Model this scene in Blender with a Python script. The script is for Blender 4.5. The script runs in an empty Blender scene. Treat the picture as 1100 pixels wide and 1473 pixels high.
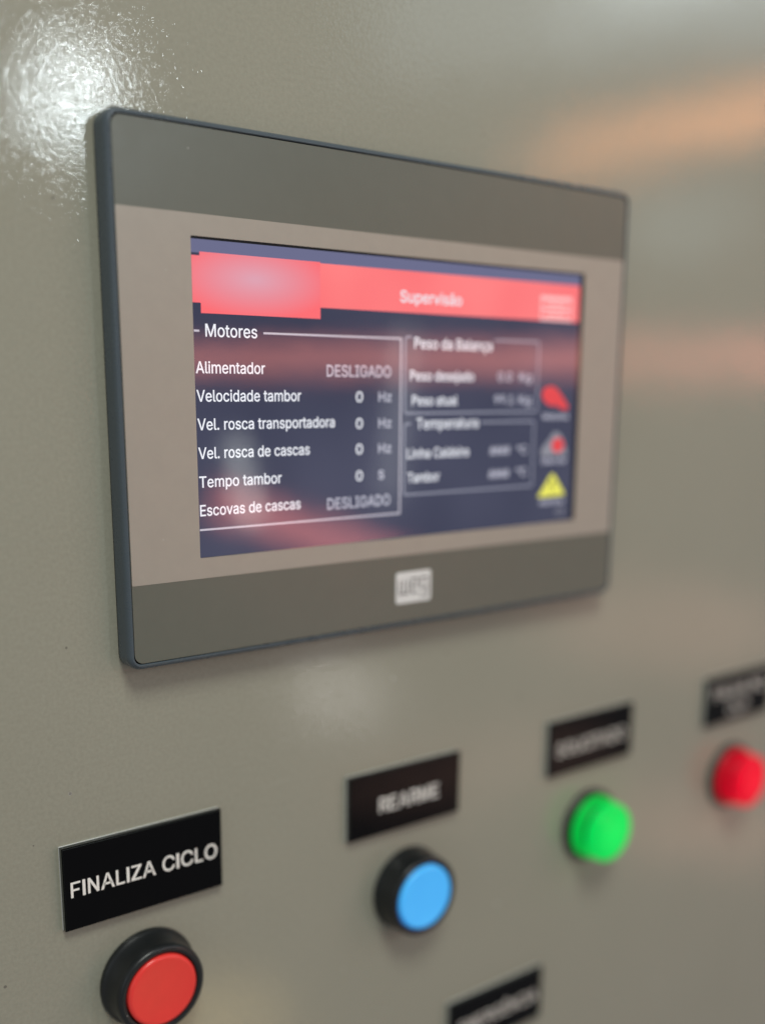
import bpy, bmesh, math
from mathutils import Matrix, Vector, Euler

S = 0.1            # geometry below is written in decimetres (x right, z up, y negative = out of the cabinet)
sc = bpy.context.scene

# ------------------------------------------------------------------ camera
cam_d = bpy.data.cameras.new('camera')
cam = bpy.data.objects.new('camera', cam_d)
sc.collection.objects.link(cam)
cam.matrix_world = Matrix.Translation(Vector((-2.20212, -2.70332, 0.02772)) * S) @ Euler((1.354996, 0.000423, -0.639255), 'XYZ').to_matrix().to_4x4()
cam_d.sensor_fit = 'VERTICAL'
cam_d.sensor_height = 24.0
cam_d.lens = 24.0 * 1518.4 / 1473.0
cam_d.shift_x = 46.9 / 1473.0
cam_d.shift_y = 163.07 / 1473.0
cam_d.clip_start = 0.01
cam_d.clip_end = 100
cam_d.dof.use_dof = True
cam_d.dof.focus_distance = 0.294
cam_d.dof.aperture_fstop = cam_d.lens / 12.2
cam_d.dof.aperture_blades = 0
sc.camera = cam

# ------------------------------------------------------------------ ambient of the workshop
world = bpy.data.worlds.new('World'); sc.world = world
world.use_nodes = True
bg = world.node_tree.nodes['Background']
bg.inputs['Color'].default_value = (0.95, 0.96, 1.0, 1)
bg.inputs['Strength'].default_value = 0.26

sc.view_settings.view_transform = 'Standard'
sc.view_settings.look = 'None'
sc.view_settings.exposure = 0
sc.view_settings.gamma = 1

# ------------------------------------------------------------------ lamps (workshop lamps, and unseen lights added for single reflections)
def lamp(name, loc, target, sx, sy, radiance, col, roll=0.0, shape='RECTANGLE'):
    d = bpy.data.lights.new(name, 'AREA')
    d.shape = shape; d.size = sx * S; d.size_y = sy * S
    area = sx * sy * S * S * (math.pi / 4 if shape in ('ELLIPSE', 'DISK') else 1)
    d.energy = radiance * math.pi * area
    d.color = col
    o = bpy.data.objects.new(name, d); sc.collection.objects.link(o)
    dirv = (Vector(target) - Vector(loc)).normalized()
    q = dirv.to_track_quat('-Z', 'Y')
    o.matrix_world = Matrix.Translation(Vector(loc) * S) @ q.to_matrix().to_4x4() @ Matrix.Rotation(roll, 4, 'Z')
    return o
W0 = (0, 0, 0)
lamp('ceiling_lamp', (-3.0, -7.5, 10.5), W0, 4.6, 4.6, 19.6, (0.97, 1.0, 0.92), shape='ELLIPSE')
lamp('added_side_light', (-16, -7, 3), W0, 5, 8, 1.0, (0.85, 0.93, 1.0))  # unseen light added for the highlight on the frame's left edge
lamp('bay_lamp', (5.3, -15, 4.75), (-1, 0, 0.7), 0.85, 1.0, 88, (0.86, 0.96, 1.0), shape='ELLIPSE')
lamp('added_orange_strip', (22, -16.6, 6.7), (12, -16.6, 6.7), 8.4, 0.8, 13, (1.0, 0.38, 0.13))  # unseen light standing in for an orange beam reflected in the paint
lamp('window_lamp', (20, -15, 10.2), (1, 0, 1), 14, 4.5, 2.3, (0.75, 0.92, 1.0))
lamp('added_red_strip', (15, -15, 0.80), (4, 0, 0.3), 16, 0.66, 6.8, (1.0, 0.30, 0.20))  # added light standing in for a red beam mirrored in screen and panel
lamp('added_glint_light', (20.5, -15, 9.6), (1, 0, 1), 4.5, 0.5, 9, (0.8, 0.95, 1.0), roll=0.1)  # added for a bluish glint at the top right, no source known
lamp('added_cool_spot', (21.1, -15, 4.2), (1.3, 0, 0.6), 2.6, 1.6, 1.6, (0.75, 0.97, 1.0), shape='ELLIPSE')  # unseen light added for a faint bluish patch in the sheen
lamp('added_low_white', (10.7, -15, -6.3), (-0.2, 0, -0.9), 1.6, 0.9, 8.0, (1.0, 0.95, 0.9), shape='ELLIPSE')  # added for a faint pale sparkle under the touch panel
lamp('added_low_warm', (21.5, -15, -6.2), (1.4, 0, -0.8), 7, 2.5, 1.3, (1.0, 0.52, 0.38), shape='ELLIPSE')  # added for a dim pinkish cloud in the paint on the right
lamp('added_low_amber', (14.5, -15, -8.8), (0.3, 0, -1.3), 7, 1.4, 1.1, (1.0, 0.55, 0.42), roll=0.25, shape='ELLIPSE')  # unseen light put in for a warm band below the display
lamp('added_corner_warm', (23.5, -15, -12.6), (1.8, 0, -1.9), 7, 2.0, 1.3, (1.0, 0.5, 0.36), shape='ELLIPSE')  # added to tint the sheen pinkish at the lower right
lamp('added_corner_yellow', (7.3, -15, -12.9), (-0.8, 0, -1.9), 3.4, 1.5, 3.4, (1.0, 0.72, 0.28), shape='ELLIPSE')  # added for a yellowish tint in the sheen near the bottom
lamp('added_low_red', (9.9, -15, -2.75), (-0.3, 0, -0.3), 4.2, 0.8, 7.0, (1.0, 0.26, 0.20), roll=-0.35)  # added light for the red reflection low on the screen
lamp('added_upright_streak', (8.3, -15, -1.6), (-0.5, 0, -0.2), 0.35, 1.7, 6.0, (0.95, 1.0, 0.95), roll=0.15)  # unseen light added for a pale upright streak on the screen
lamp('added_far_streak', (12.1, -15, -0.4), (0, 0, 0), 0.4, 3.6, 2.2, (0.95, 1.0, 1.0), roll=-0.1)  # added for a second, fainter streak on the display

# ------------------------------------------------------------------ letter outlines (advance | points | faces)
GLYPHS = {
 '#': '440|242,0 326,509 377,509 294,0 10,140 19,192 400,192 391,140 64,0 147,509 198,509 115,0 40,316 49,368 429,368 421,316|8,10,9 8,11,10 0,2,1 0,3,2 12,14,13 12,15,14 4,6,5 4,7,6',
 '.': '188|95,-4 83,-3 73,1 63,9 55,18 51,29 50,41 51,53 55,64 63,73 73,81 83,85 95,87 107,85 118,81 128,73 135,64 140,53 141,41 140,29 135,18 128,9 118,1 107,-3|11,13,12 10,13,11 10,14,13 10,15,14 9,15,10 8,15,9 8,16,15 7,16,8 7,17,16 6,17,7 6,18,17 5,18,6 5,19,18 4,19,5 4,20,19 3,20,4 3,21,20 2,21,3 2,22,21 1,22,2 1,23,22 0,23,1',
 '0': '453|227,-7 191,-3 158,7 130,24 105,48 85,77 69,113 57,155 50,202 48,254 50,306 57,353 69,395 85,431 106,461 130,484 159,502 191,512 227,516 262,512 295,502 323,484 348,461 368,431 384,395 396,353 403,306 405,254 403,202 396,155 384,113 368,77 348,48 323,24 295,7 263,-3 227,50 250,52 271,60 290,74 306,92 320,116 330,144 338,176 342,213 344,254 342,295 338,332 330,365 320,393 306,416 290,435 271,449 250,457 227,460 203,457 182,449 163,435 147,416 134,393 123,365 115,332 111,295 109,254 111,213 115,176 123,144 134,116 147,92 163,74 182,60 203,52|17,19,18 16,19,17 16,20,19 15,20,16 15,21,20 14,21,15 14,22,21 14,54,22 54,53,22 53,23,22 13,55,14 55,54,14 13,56,55 52,23,53 13,57,56 51,23,52 13,58,57 50,23,51 50,24,23 12,58,13 12,59,58 49,24,50 11,59,12 49,25,24 11,60,59 48,25,49 11,61,60 47,25,48 10,61,11 47,26,25 10,62,61 46,26,47 9,62,10 46,27,26 9,63,62 45,27,46 8,63,9 8,64,63 44,27,45 44,28,27 8,65,64 43,28,44 7,65,8 43,29,28 7,66,65 42,29,43 6,66,7 42,30,29 6,67,66 41,30,42 40,30,41 6,68,67 5,68,6 40,31,30 5,69,68 39,31,40 39,32,31 4,69,5 4,70,69 38,32,39 4,71,70 37,32,38 36,32,37 4,36,71 4,32,36 4,33,32 3,33,4 2,33,3 2,34,33 2,35,34 1,35,2 1,0,35',
 '1': '453|76,0 76,55 391,55 391,0 276,509 276,0 212,0 212,448 209,448 86,358 86,427 198,509|10,4,11 10,8,4 8,7,4 7,5,4 10,9,8 6,5,7 0,2,1 0,3,2',
 '2': '453|64,0 64,47 234,229 252,248 268,266 282,282 294,298 303,312 311,327 316,341 319,356 320,371 319,389 315,405 308,419 298,431 287,441 273,449 258,455 241,458 224,460 205,458 188,454 172,447 159,438 148,427 139,413 132,398 128,381 127,362 66,362 68,391 75,418 86,442 102,464 121,482 143,496 168,507 196,513 225,516 254,513 281,507 306,497 328,482 346,465 361,445 372,423 379,398 381,372 380,354 377,336 371,318 363,299 351,280 336,259 317,235 294,209 267,180 153,60 153,57 389,57 389,0|38,40,39 38,41,40 37,41,38 37,42,41 36,42,37 36,43,42 35,43,36 35,44,43 34,44,35 34,20,44 20,19,44 19,45,44 33,21,34 21,20,34 18,45,19 33,22,21 17,45,18 33,23,22 16,45,17 33,24,23 16,46,45 32,24,33 15,46,16 32,25,24 14,46,15 32,26,25 14,47,46 13,47,14 31,26,32 31,27,26 12,47,13 12,48,47 31,28,27 30,28,31 11,48,12 30,29,28 11,49,48 10,49,11 9,49,10 9,50,49 8,50,9 8,51,50 7,51,8 7,52,51 6,52,7 6,53,52 5,53,6 4,53,5 4,54,53 3,54,4 3,55,54 2,55,3 2,56,55 1,56,2 1,57,56 1,58,57 1,59,58 1,60,59 1,61,60 0,61,1',
 '3': '453|218,-7 188,-5 159,1 133,10 108,22 88,38 70,57 57,79 48,104 44,132 109,132 112,115 118,100 126,87 137,76 150,66 165,59 182,54 200,51 219,50 239,51 258,55 275,61 291,69 304,80 315,93 323,108 328,125 329,145 328,163 323,180 316,196 306,211 292,223 275,234 254,241 229,246 201,248 157,248 157,299 288,448 288,452 70,452 70,509 372,509 372,461 211,278 211,289 247,290 279,286 308,276 333,262 354,244 371,222 383,198 391,173 393,145 390,116 383,90 370,66 354,45 333,27 309,12 281,2 251,-5|42,44,43 42,45,44 42,41,45 41,40,45 40,46,45 39,47,40 47,46,40 38,47,39 47,49,48 38,49,47 38,50,49 38,51,50 38,37,51 37,52,51 36,52,37 35,52,36 35,53,52 34,53,35 33,53,34 32,53,33 32,54,53 31,54,32 31,55,54 30,55,31 29,55,30 29,56,55 28,56,29 27,56,28 27,57,56 8,10,9 8,11,10 26,57,27 26,58,57 8,12,11 25,58,26 7,12,8 7,13,12 24,58,25 24,59,58 7,14,13 23,59,24 6,14,7 6,15,14 22,59,23 6,16,15 22,60,59 21,60,22 6,17,16 5,17,6 20,60,21 5,18,17 19,60,20 5,19,18 5,60,19 5,61,60 4,61,5 4,62,61 3,62,4 3,63,62 2,63,3 2,64,63 1,64,2 1,0,64',
 '4': '453|40,105 40,158 247,509 311,509 109,166 109,163 413,163 413,105 282,0 282,121 282,146 282,318 343,318 343,0|1,3,2 1,4,3 10,12,11 10,13,12 1,5,4 1,6,5 1,10,6 10,7,6 0,10,1 0,9,10 13,7,10 0,8,9 8,7,0 8,13,7',
 '5': '453|221,-7 192,-5 165,1 140,11 118,25 99,41 83,60 71,82 63,105 60,130 122,130 125,115 130,102 138,89 148,78 160,68 173,60 188,54 204,51 221,50 241,51 259,56 276,64 291,75 304,89 314,104 322,122 326,141 328,162 326,183 321,203 314,221 303,237 290,251 275,262 257,270 238,275 218,277 201,276 184,273 167,268 152,262 139,255 128,246 67,253 96,509 366,509 366,452 151,452 134,301 136,301 148,311 162,318 178,325 194,330 212,333 229,334 252,332 274,328 294,321 313,311 330,299 345,285 358,269 370,251 379,231 386,210 390,187 391,163 388,132 381,102 369,76 352,52 332,32 309,15 282,3 253,-4|44,48,45 48,46,45 48,47,46 44,49,48 55,57,56 54,57,55 54,58,57 53,58,54 53,59,58 52,59,53 52,60,59 51,60,52 51,61,60 50,61,51 44,50,49 44,61,50 44,39,61 39,38,61 38,62,61 38,37,62 37,63,62 36,63,37 35,63,36 44,40,39 34,63,35 34,64,63 44,41,40 44,42,41 33,64,34 44,43,42 33,65,64 32,65,33 31,65,32 31,66,65 30,66,31 30,67,66 29,67,30 29,68,67 28,68,29 28,69,68 27,69,28 26,69,27 26,70,69 8,10,9 8,11,10 25,70,26 8,12,11 7,12,8 24,70,25 24,71,70 7,13,12 7,14,13 23,71,24 6,14,7 6,15,14 23,72,71 22,72,23 6,16,15 21,72,22 6,17,16 5,17,6 20,72,21 5,18,17 20,73,72 19,73,20 5,19,18 5,73,19 4,73,5 4,74,73 3,74,4 3,75,74 2,75,3 2,76,75 1,76,2 1,0,76',
 '6': '453|226,-7 196,-4 168,3 142,15 119,31 100,51 84,74 73,101 66,130 64,162 65,187 71,212 80,239 93,268 112,302 137,340 252,509 322,509 151,261 145,261 151,270 157,279 165,288 174,295 184,302 196,307 208,311 221,313 235,314 265,312 291,305 316,295 337,280 355,262 370,240 380,215 387,187 389,157 387,127 379,98 368,73 352,50 333,30 310,14 284,3 257,-4 226,48 245,50 263,55 279,63 293,73 304,86 314,101 322,119 326,137 327,157 326,178 322,196 314,213 304,228 293,241 279,251 263,259 245,264 226,265 207,264 190,259 174,252 160,241 148,229 138,214 131,197 126,179 125,158 126,138 131,119 138,102 148,86 160,73 174,63 190,55 207,50|15,17,16 15,23,17 23,18,17 14,23,15 27,29,28 26,29,27 26,30,29 25,30,26 24,30,25 24,31,30 13,23,14 23,31,24 13,22,23 18,31,23 18,32,31 13,21,22 18,64,32 64,33,32 13,20,21 13,19,20 12,19,13 18,65,64 63,33,64 18,66,65 62,33,63 62,34,33 12,18,19 12,66,18 12,67,66 61,34,62 12,68,67 60,34,61 12,69,68 59,34,60 59,35,34 11,69,12 11,70,69 58,35,59 58,36,35 11,71,70 57,36,58 10,71,11 10,72,71 56,36,57 56,37,36 9,72,10 9,73,72 55,37,56 8,73,9 8,74,73 54,37,55 54,38,37 8,75,74 53,38,54 7,75,8 53,39,38 7,76,75 52,39,53 7,77,76 51,39,52 6,77,7 51,40,39 6,78,77 50,40,51 5,78,6 5,79,78 49,40,50 49,41,40 5,80,79 48,41,49 5,81,80 47,41,48 4,81,5 4,46,81 46,41,47 46,42,41 4,42,46 3,42,4 3,43,42 2,43,3 2,44,43 1,44,2 1,45,44 0,45,1',
 '7': '453|97,0 323,448 323,452 62,452 62,509 391,509 391,449 165,0|3,5,4 3,2,5 2,6,5 1,6,2 1,7,6 0,7,1',
 '8': '453|226,-7 193,-5 163,1 136,11 111,25 91,42 74,62 62,84 54,109 52,135 53,156 58,176 65,195 75,212 87,228 101,241 117,252 134,260 153,265 153,267 129,276 109,289 93,308 80,330 73,354 70,380 73,405 79,429 90,450 106,469 124,485 146,498 170,508 197,514 226,516 255,514 282,508 306,498 328,485 346,469 361,450 373,429 379,405 382,380 379,354 372,330 359,308 343,289 323,276 300,267 300,265 319,260 335,252 351,241 365,228 377,212 387,195 395,176 399,156 401,135 398,109 391,84 378,62 362,42 341,25 317,11 289,1 259,-5 226,49 248,50 267,54 285,60 300,69 313,79 323,91 331,106 335,121 337,139 335,157 330,173 322,189 312,202 298,213 283,223 265,230 247,234 226,235 206,234 187,230 169,223 154,213 140,202 130,189 122,173 117,157 115,139 117,121 121,106 129,91 139,79 152,69 167,60 185,54 205,50 226,290 244,291 260,294 274,300 287,308 298,318 307,330 314,344 318,359 319,376 318,392 314,407 308,420 299,432 288,442 275,449 260,455 244,459 226,460 208,459 192,455 177,449 164,442 153,432 145,420 138,407 134,392 133,376 134,359 138,344 145,330 154,318 165,308 178,300 193,294 209,291|33,35,34 32,35,33 32,36,35 31,36,32 31,37,36 30,37,31 30,38,37 29,38,30 29,39,38 28,123,29 123,39,29 123,122,39 122,121,39 121,40,39 28,124,123 120,40,121 28,125,124 119,40,120 27,125,28 119,41,40 27,126,125 118,41,119 27,127,126 117,41,118 116,41,117 27,128,127 26,128,27 116,42,41 26,129,128 115,42,116 26,130,129 114,42,115 25,130,26 114,43,42 25,131,130 113,43,114 24,131,25 113,44,43 24,132,131 112,44,113 24,133,132 111,44,112 111,45,44 23,133,24 23,134,133 110,45,111 23,135,134 109,45,110 109,46,45 22,135,23 22,136,135 108,46,109 22,137,136 107,46,108 107,47,46 21,137,22 21,138,137 106,47,107 21,139,138 105,47,106 21,104,139 104,47,105 21,47,104 21,48,47 20,48,21 20,49,48 19,49,20 18,49,19 18,50,49 17,50,18 17,51,50 16,51,17 16,52,51 15,52,16 15,53,52 14,86,15 86,53,15 86,54,53 14,87,86 85,54,86 14,88,87 84,54,85 14,89,88 83,54,84 13,89,14 83,55,54 13,90,89 82,55,83 13,91,90 81,55,82 12,91,13 81,56,55 12,92,91 80,56,81 11,92,12 80,57,56 11,93,92 79,57,80 79,58,57 10,93,11 10,94,93 78,58,79 10,95,94 77,58,78 77,59,58 9,95,10 9,96,95 76,59,77 8,96,9 76,60,59 8,97,96 75,60,76 75,61,60 7,97,8 7,98,97 74,61,75 7,99,98 73,61,74 6,99,7 73,62,61 6,100,99 72,62,73 6,101,100 71,62,72 5,101,6 71,63,62 5,102,101 70,63,71 5,103,102 69,63,70 5,68,103 68,63,69 5,63,68 4,63,5 4,64,63 4,65,64 3,65,4 2,65,3 2,66,65 1,66,2 1,67,66 0,67,1',
 '9': '453|226,516 256,513 285,506 310,494 333,478 352,458 368,434 380,408 387,378 389,347 387,322 382,296 373,270 359,240 340,207 315,168 200,0 130,0 301,248 307,248 302,238 295,229 287,221 278,214 268,207 257,202 245,198 232,195 218,195 188,197 161,203 137,214 116,229 98,247 83,269 72,294 66,321 64,352 66,382 73,411 85,436 101,459 120,479 143,494 168,506 196,513 226,460 207,459 190,454 174,446 160,435 148,423 138,407 131,390 127,372 125,352 127,331 131,313 138,295 148,280 160,268 174,257 190,250 207,245 226,243 245,245 263,249 279,257 293,267 305,280 314,295 322,312 326,330 327,350 326,371 322,390 314,407 305,422 293,435 279,446 263,454 245,459|45,1,0 44,1,45 44,2,1 43,2,44 43,3,2 42,3,43 42,4,3 41,4,42 41,46,4 46,5,4 41,47,46 81,5,46 40,47,41 40,48,47 80,5,81 80,6,5 40,49,48 79,6,80 40,50,49 78,6,79 39,50,40 39,51,50 77,6,78 77,7,6 39,52,51 76,7,77 38,52,39 76,8,7 38,53,52 75,8,76 38,54,53 74,8,75 37,54,38 74,9,8 37,55,54 73,9,74 36,55,37 36,56,55 72,9,73 72,10,9 36,57,56 71,10,72 71,11,10 35,57,36 35,58,57 70,11,71 70,12,11 35,59,58 69,12,70 34,59,35 34,60,59 68,12,69 68,13,12 33,60,34 33,61,60 67,13,68 33,62,61 66,19,67 19,13,67 33,63,62 65,18,66 18,19,66 65,24,18 24,17,18 20,13,19 32,63,33 32,64,63 64,24,65 32,24,64 20,14,13 21,14,20 22,14,21 31,24,32 23,14,22 30,24,31 24,14,23 30,25,24 17,14,24 17,15,14 29,25,30 29,26,25 29,27,26 28,27,29 17,16,15',
 'A': '480|16,0 201,509 276,509 463,0 395,0 287,302 280,323 272,346 264,372 255,402 244,438 232,478 245,478 233,437 222,402 213,371 204,345 197,322 191,302 85,0 110,142 110,199 370,199 370,142|0,11,1 11,2,1 11,12,2 12,3,2 0,21,11 21,13,11 13,10,11 13,10,12 10,22,12 22,3,12 9,22,10 21,14,13 8,22,9 21,15,14 7,22,8 21,16,15 6,22,7 21,17,16 5,22,6 21,18,17 21,20,18 20,19,18 4,23,5 23,22,5 0,20,21 20,22,21 20,23,22 23,3,22 0,19,20 4,3,23',
 'B': '456|60,0 60,509 241,509 274,507 304,501 329,491 350,477 367,461 381,442 390,421 396,398 398,374 397,353 393,336 387,320 378,307 368,295 356,286 343,278 329,272 315,267 315,262 331,260 347,254 363,245 378,234 391,220 402,203 411,184 416,161 418,136 416,111 410,88 400,67 386,48 368,31 344,18 317,8 284,2 247,0 125,57 245,57 281,60 309,67 330,80 344,96 353,115 355,137 354,153 350,169 342,184 333,197 320,209 306,218 289,225 269,229 248,231 125,231 125,285 238,285 256,287 273,290 288,296 302,304 314,314 323,326 330,340 335,355 336,372 333,393 326,412 313,429 294,442 270,449 240,452 125,452|0,75,1 75,2,1 75,3,2 75,4,3 75,5,4 75,6,5 75,7,6 75,74,7 74,8,7 0,58,75 73,8,74 72,8,73 72,9,8 71,9,72 70,9,71 70,10,9 69,10,70 69,11,10 68,11,69 68,12,11 67,12,68 66,12,67 66,13,12 65,13,66 65,14,13 64,14,65 64,15,14 63,15,64 63,16,15 62,16,63 61,16,62 61,17,16 60,17,61 59,17,60 59,18,17 0,57,58 57,59,58 57,18,59 57,19,18 57,20,19 57,21,20 57,22,21 57,23,22 57,24,23 57,25,24 57,56,25 56,55,25 55,26,25 0,40,57 54,26,55 53,26,54 53,27,26 52,27,53 51,27,52 51,28,27 50,28,51 49,28,50 49,29,28 48,29,49 48,30,29 47,30,48 46,30,47 46,31,30 45,31,46 45,32,31 44,32,45 44,33,32 43,33,44 42,33,43 42,34,33 41,34,42 0,41,40 0,34,41 0,35,34 0,36,35 0,37,36 0,38,37 0,39,38',
 'C': '510|267,-7 225,-3 186,7 150,25 119,49 92,79 70,115 53,157 44,203 40,254 44,305 53,352 70,393 92,429 119,459 150,484 186,501 225,512 267,516 293,514 317,511 340,504 362,496 383,485 402,471 419,456 435,438 448,418 459,397 467,373 473,348 408,348 404,365 397,380 389,395 380,407 369,418 357,428 344,437 330,444 315,449 300,453 284,455 267,456 237,453 209,445 184,432 161,414 141,391 125,364 113,332 106,295 103,254 106,213 113,177 125,145 141,117 161,94 184,76 210,63 237,56 267,53 284,54 300,56 315,60 330,65 344,72 357,81 369,90 380,102 389,114 397,128 404,144 408,160 473,160 467,135 459,112 448,91 435,71 420,53 402,38 383,24 363,13 341,5 317,-2 293,-6|17,19,18 17,20,19 16,20,17 16,21,20 16,22,21 15,22,16 15,23,22 15,24,23 14,24,15 14,25,24 13,44,14 44,43,14 43,25,14 42,25,43 42,26,25 41,26,42 13,45,44 40,26,41 39,26,40 13,46,45 38,26,39 38,27,26 37,27,38 13,47,46 12,47,13 36,27,37 35,27,36 35,28,27 12,48,47 34,28,35 34,29,28 33,29,34 11,48,12 11,49,48 32,29,33 32,30,29 31,30,32 11,50,49 10,50,11 10,51,50 9,51,10 9,52,51 8,52,9 8,53,52 8,54,53 7,54,8 7,55,54 72,74,73 72,75,74 6,55,7 6,56,55 71,75,72 71,76,75 70,76,71 6,57,56 5,57,6 69,76,70 69,77,76 68,77,69 5,58,57 68,78,77 67,78,68 66,78,67 4,58,5 4,59,58 65,78,66 65,79,78 64,79,65 4,60,59 63,79,64 62,79,63 4,61,60 61,79,62 61,80,79 4,80,61 3,80,4 3,81,80 2,81,3 2,82,81 2,83,82 1,83,2 1,84,83 1,85,84 0,85,1',
 'D': '502|60,0 125,0 125,509 60,509 125,509 233,509 233,444 125,444 233,509 321,490 296,430 233,444 321,490 395,434 349,388 296,430 395,434 445,352 385,327 349,388 445,352 462,254 397,254 385,327 462,254 445,157 385,182 397,254 445,157 395,75 349,121 385,182 395,75 321,19 296,79 349,121 321,19 233,0 233,65 296,79 233,0 125,0 125,65 233,65|0,1,2,3 4,5,6,7 8,9,10,11 12,13,14,15 16,17,18,19 20,21,22,23 24,25,26,27 28,29,30,31 32,33,34,35 36,37,38,39 40,41,42,43',
 'E': '419|60,0 60,509 372,509 372,452 125,452 125,286 355,286 355,229 125,229 125,57 375,57 375,0|0,4,1 4,2,1 4,3,2 0,5,4 0,8,5 8,6,5 8,7,6 0,9,8 0,10,9 0,11,10',
 'F': '410|60,0 60,509 369,509 369,452 125,452 125,278 346,278 346,221 125,221 125,0|0,4,1 4,2,1 4,3,2 0,5,4 0,8,5 8,6,5 8,7,6 0,9,8',
 'G': '520|269,-7 225,-3 185,7 149,25 118,49 91,79 69,116 53,157 43,203 40,254 43,305 53,352 69,393 91,429 117,459 149,484 184,501 223,512 265,516 291,514 316,510 340,504 363,494 384,483 403,469 421,453 436,436 449,416 460,395 468,373 474,349 408,349 402,365 395,379 387,393 378,406 368,417 356,427 344,436 330,443 315,448 300,453 283,455 265,456 236,453 209,445 183,432 160,414 141,392 125,364 113,332 106,295 103,254 106,213 113,177 125,145 141,117 161,95 184,76 210,63 238,56 269,53 296,55 322,61 345,71 365,85 382,102 396,123 407,147 413,173 415,202 434,199 283,199 283,256 478,256 478,200 475,160 466,124 451,91 431,62 406,38 377,19 344,5 308,-4|17,19,18 17,20,19 16,20,17 16,21,20 16,22,21 15,22,16 15,23,22 14,23,15 14,24,23 14,25,24 13,44,14 44,43,14 43,25,14 42,25,43 41,25,42 41,26,25 13,45,44 40,26,41 39,26,40 13,46,45 38,26,39 38,27,26 37,27,38 13,47,46 12,47,13 36,27,37 35,27,36 35,28,27 12,48,47 34,28,35 34,29,28 11,48,12 33,29,34 11,49,48 32,29,33 32,30,29 31,30,32 11,50,49 10,50,11 10,51,50 9,51,10 9,52,51 72,74,73 72,70,74 70,75,74 8,52,9 8,53,52 8,54,53 7,54,8 72,69,70 71,75,70 71,76,75 69,71,72 69,76,71 7,55,54 68,76,69 68,77,76 6,55,7 67,77,68 6,56,55 67,78,77 66,78,67 6,57,56 5,57,6 65,78,66 5,58,57 65,79,78 64,79,65 4,58,5 4,59,58 63,79,64 4,60,59 63,80,79 62,80,63 4,61,60 61,80,62 4,80,61 3,80,4 3,81,80 2,81,3 2,82,81 1,82,2 1,83,82 0,83,1',
 'H': '517|60,0 60,509 125,509 125,289 392,289 392,509 457,509 457,0 392,0 392,232 125,232 125,0|0,2,1 0,3,2 4,6,5 4,7,6 0,10,3 10,4,3 10,9,4 9,7,4 0,11,10 8,7,9',
 'I': '300|31,0 31,57 118,57 118,452 31,452 31,509 269,509 269,452 183,452 183,57 269,57 269,0|4,6,5 4,7,6 3,7,4 2,8,3 8,7,3 2,9,8 0,2,1 0,9,2 0,10,9 0,11,10',
 'K': '467|60,0 125,0 125,509 60,509 125,153 125,237 371,509 449,509 371,0 449,0 261,316 206,249|0,1,2,3 4,5,6,7 8,9,10,11',
 'L': '393|60,0 60,509 125,509 125,57 361,57 361,0|0,2,1 0,3,2 0,4,3 0,5,4',
 'M': '628|60,0 60,509 152,509 277,187 280,179 284,170 287,159 291,147 295,135 299,123 303,110 307,97 311,84 315,71 319,60 322,49 307,49 311,59 314,71 318,83 322,95 326,108 330,121 334,134 338,146 342,158 346,169 349,179 352,187 476,509 568,509 568,0 504,0 504,291 504,302 504,314 504,327 505,340 505,354 505,369 505,383 506,398 506,413 506,428 507,443 507,457 513,457 508,441 503,425 498,409 492,393 487,378 482,363 477,348 472,335 467,322 463,310 459,300 456,291 342,0 286,0 170,291 167,300 163,310 159,321 155,333 150,347 145,361 140,376 134,392 129,408 124,424 118,441 112,457 119,457 119,444 120,430 120,416 120,401 121,386 121,372 121,357 121,342 122,328 122,315 122,302 122,291 122,0|0,73,1 73,2,1 73,74,2 74,3,2 28,45,29 45,30,29 45,46,30 46,31,30 0,72,73 75,3,74 28,44,45 47,31,46 76,3,75 28,48,44 48,43,44 48,43,47 43,31,47 0,76,72 76,71,72 0,77,76 71,3,76 42,31,43 28,49,48 70,3,71 0,78,77 41,31,42 28,50,49 69,3,70 0,79,78 40,31,41 28,51,50 68,3,69 0,80,79 39,31,40 28,52,51 67,3,68 0,81,80 38,31,39 28,53,52 66,3,67 0,82,81 37,31,38 28,54,53 65,3,66 0,83,82 36,31,37 28,55,54 64,3,65 0,84,83 35,31,36 28,56,55 63,3,64 0,85,84 34,31,35 28,57,56 62,3,63 0,86,85 33,31,34 28,58,57 61,3,62 0,87,86 60,3,61 28,59,58 32,31,33 60,4,3 27,59,28 60,5,4 26,59,27 60,6,5 25,59,26 60,7,6 24,59,25 60,8,7 23,59,24 60,9,8 22,59,23 60,10,9 21,59,22 60,11,10 20,59,21 60,12,11 19,59,20 60,18,12 18,13,12 18,13,19 13,59,19 14,59,13 60,17,18 15,59,14 60,16,17 60,15,16 60,59,15',
 'N': '523|60,0 60,509 136,509 343,183 349,174 355,163 363,151 371,137 379,122 388,107 396,90 405,73 414,55 405,54 403,72 402,90 401,108 400,126 399,142 399,157 399,171 399,184 399,195 399,509 463,509 463,0 387,0 202,290 194,303 186,317 177,331 168,346 159,363 148,381 136,402 123,425 108,452 119,454 120,429 121,406 122,384 123,363 124,345 124,328 125,313 125,301 125,291 125,0|0,36,1 36,2,1 36,37,2 37,3,2 22,24,23 22,25,24 38,3,37 0,38,36 38,35,36 0,39,38 35,3,38 34,3,35 0,40,39 33,3,34 0,41,40 32,3,33 0,42,41 31,3,32 30,3,31 0,43,42 29,3,30 0,44,43 28,3,29 0,45,44 27,3,28 0,46,45 0,47,46 26,3,27 21,25,22 20,25,21 26,4,3 26,5,4 19,25,20 26,6,5 18,25,19 26,7,6 17,25,18 26,8,7 16,25,17 26,9,8 15,25,16 26,10,9 14,11,15 11,25,15 26,14,10 14,11,10 12,25,11 26,13,14 13,25,12 26,25,13',
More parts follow.
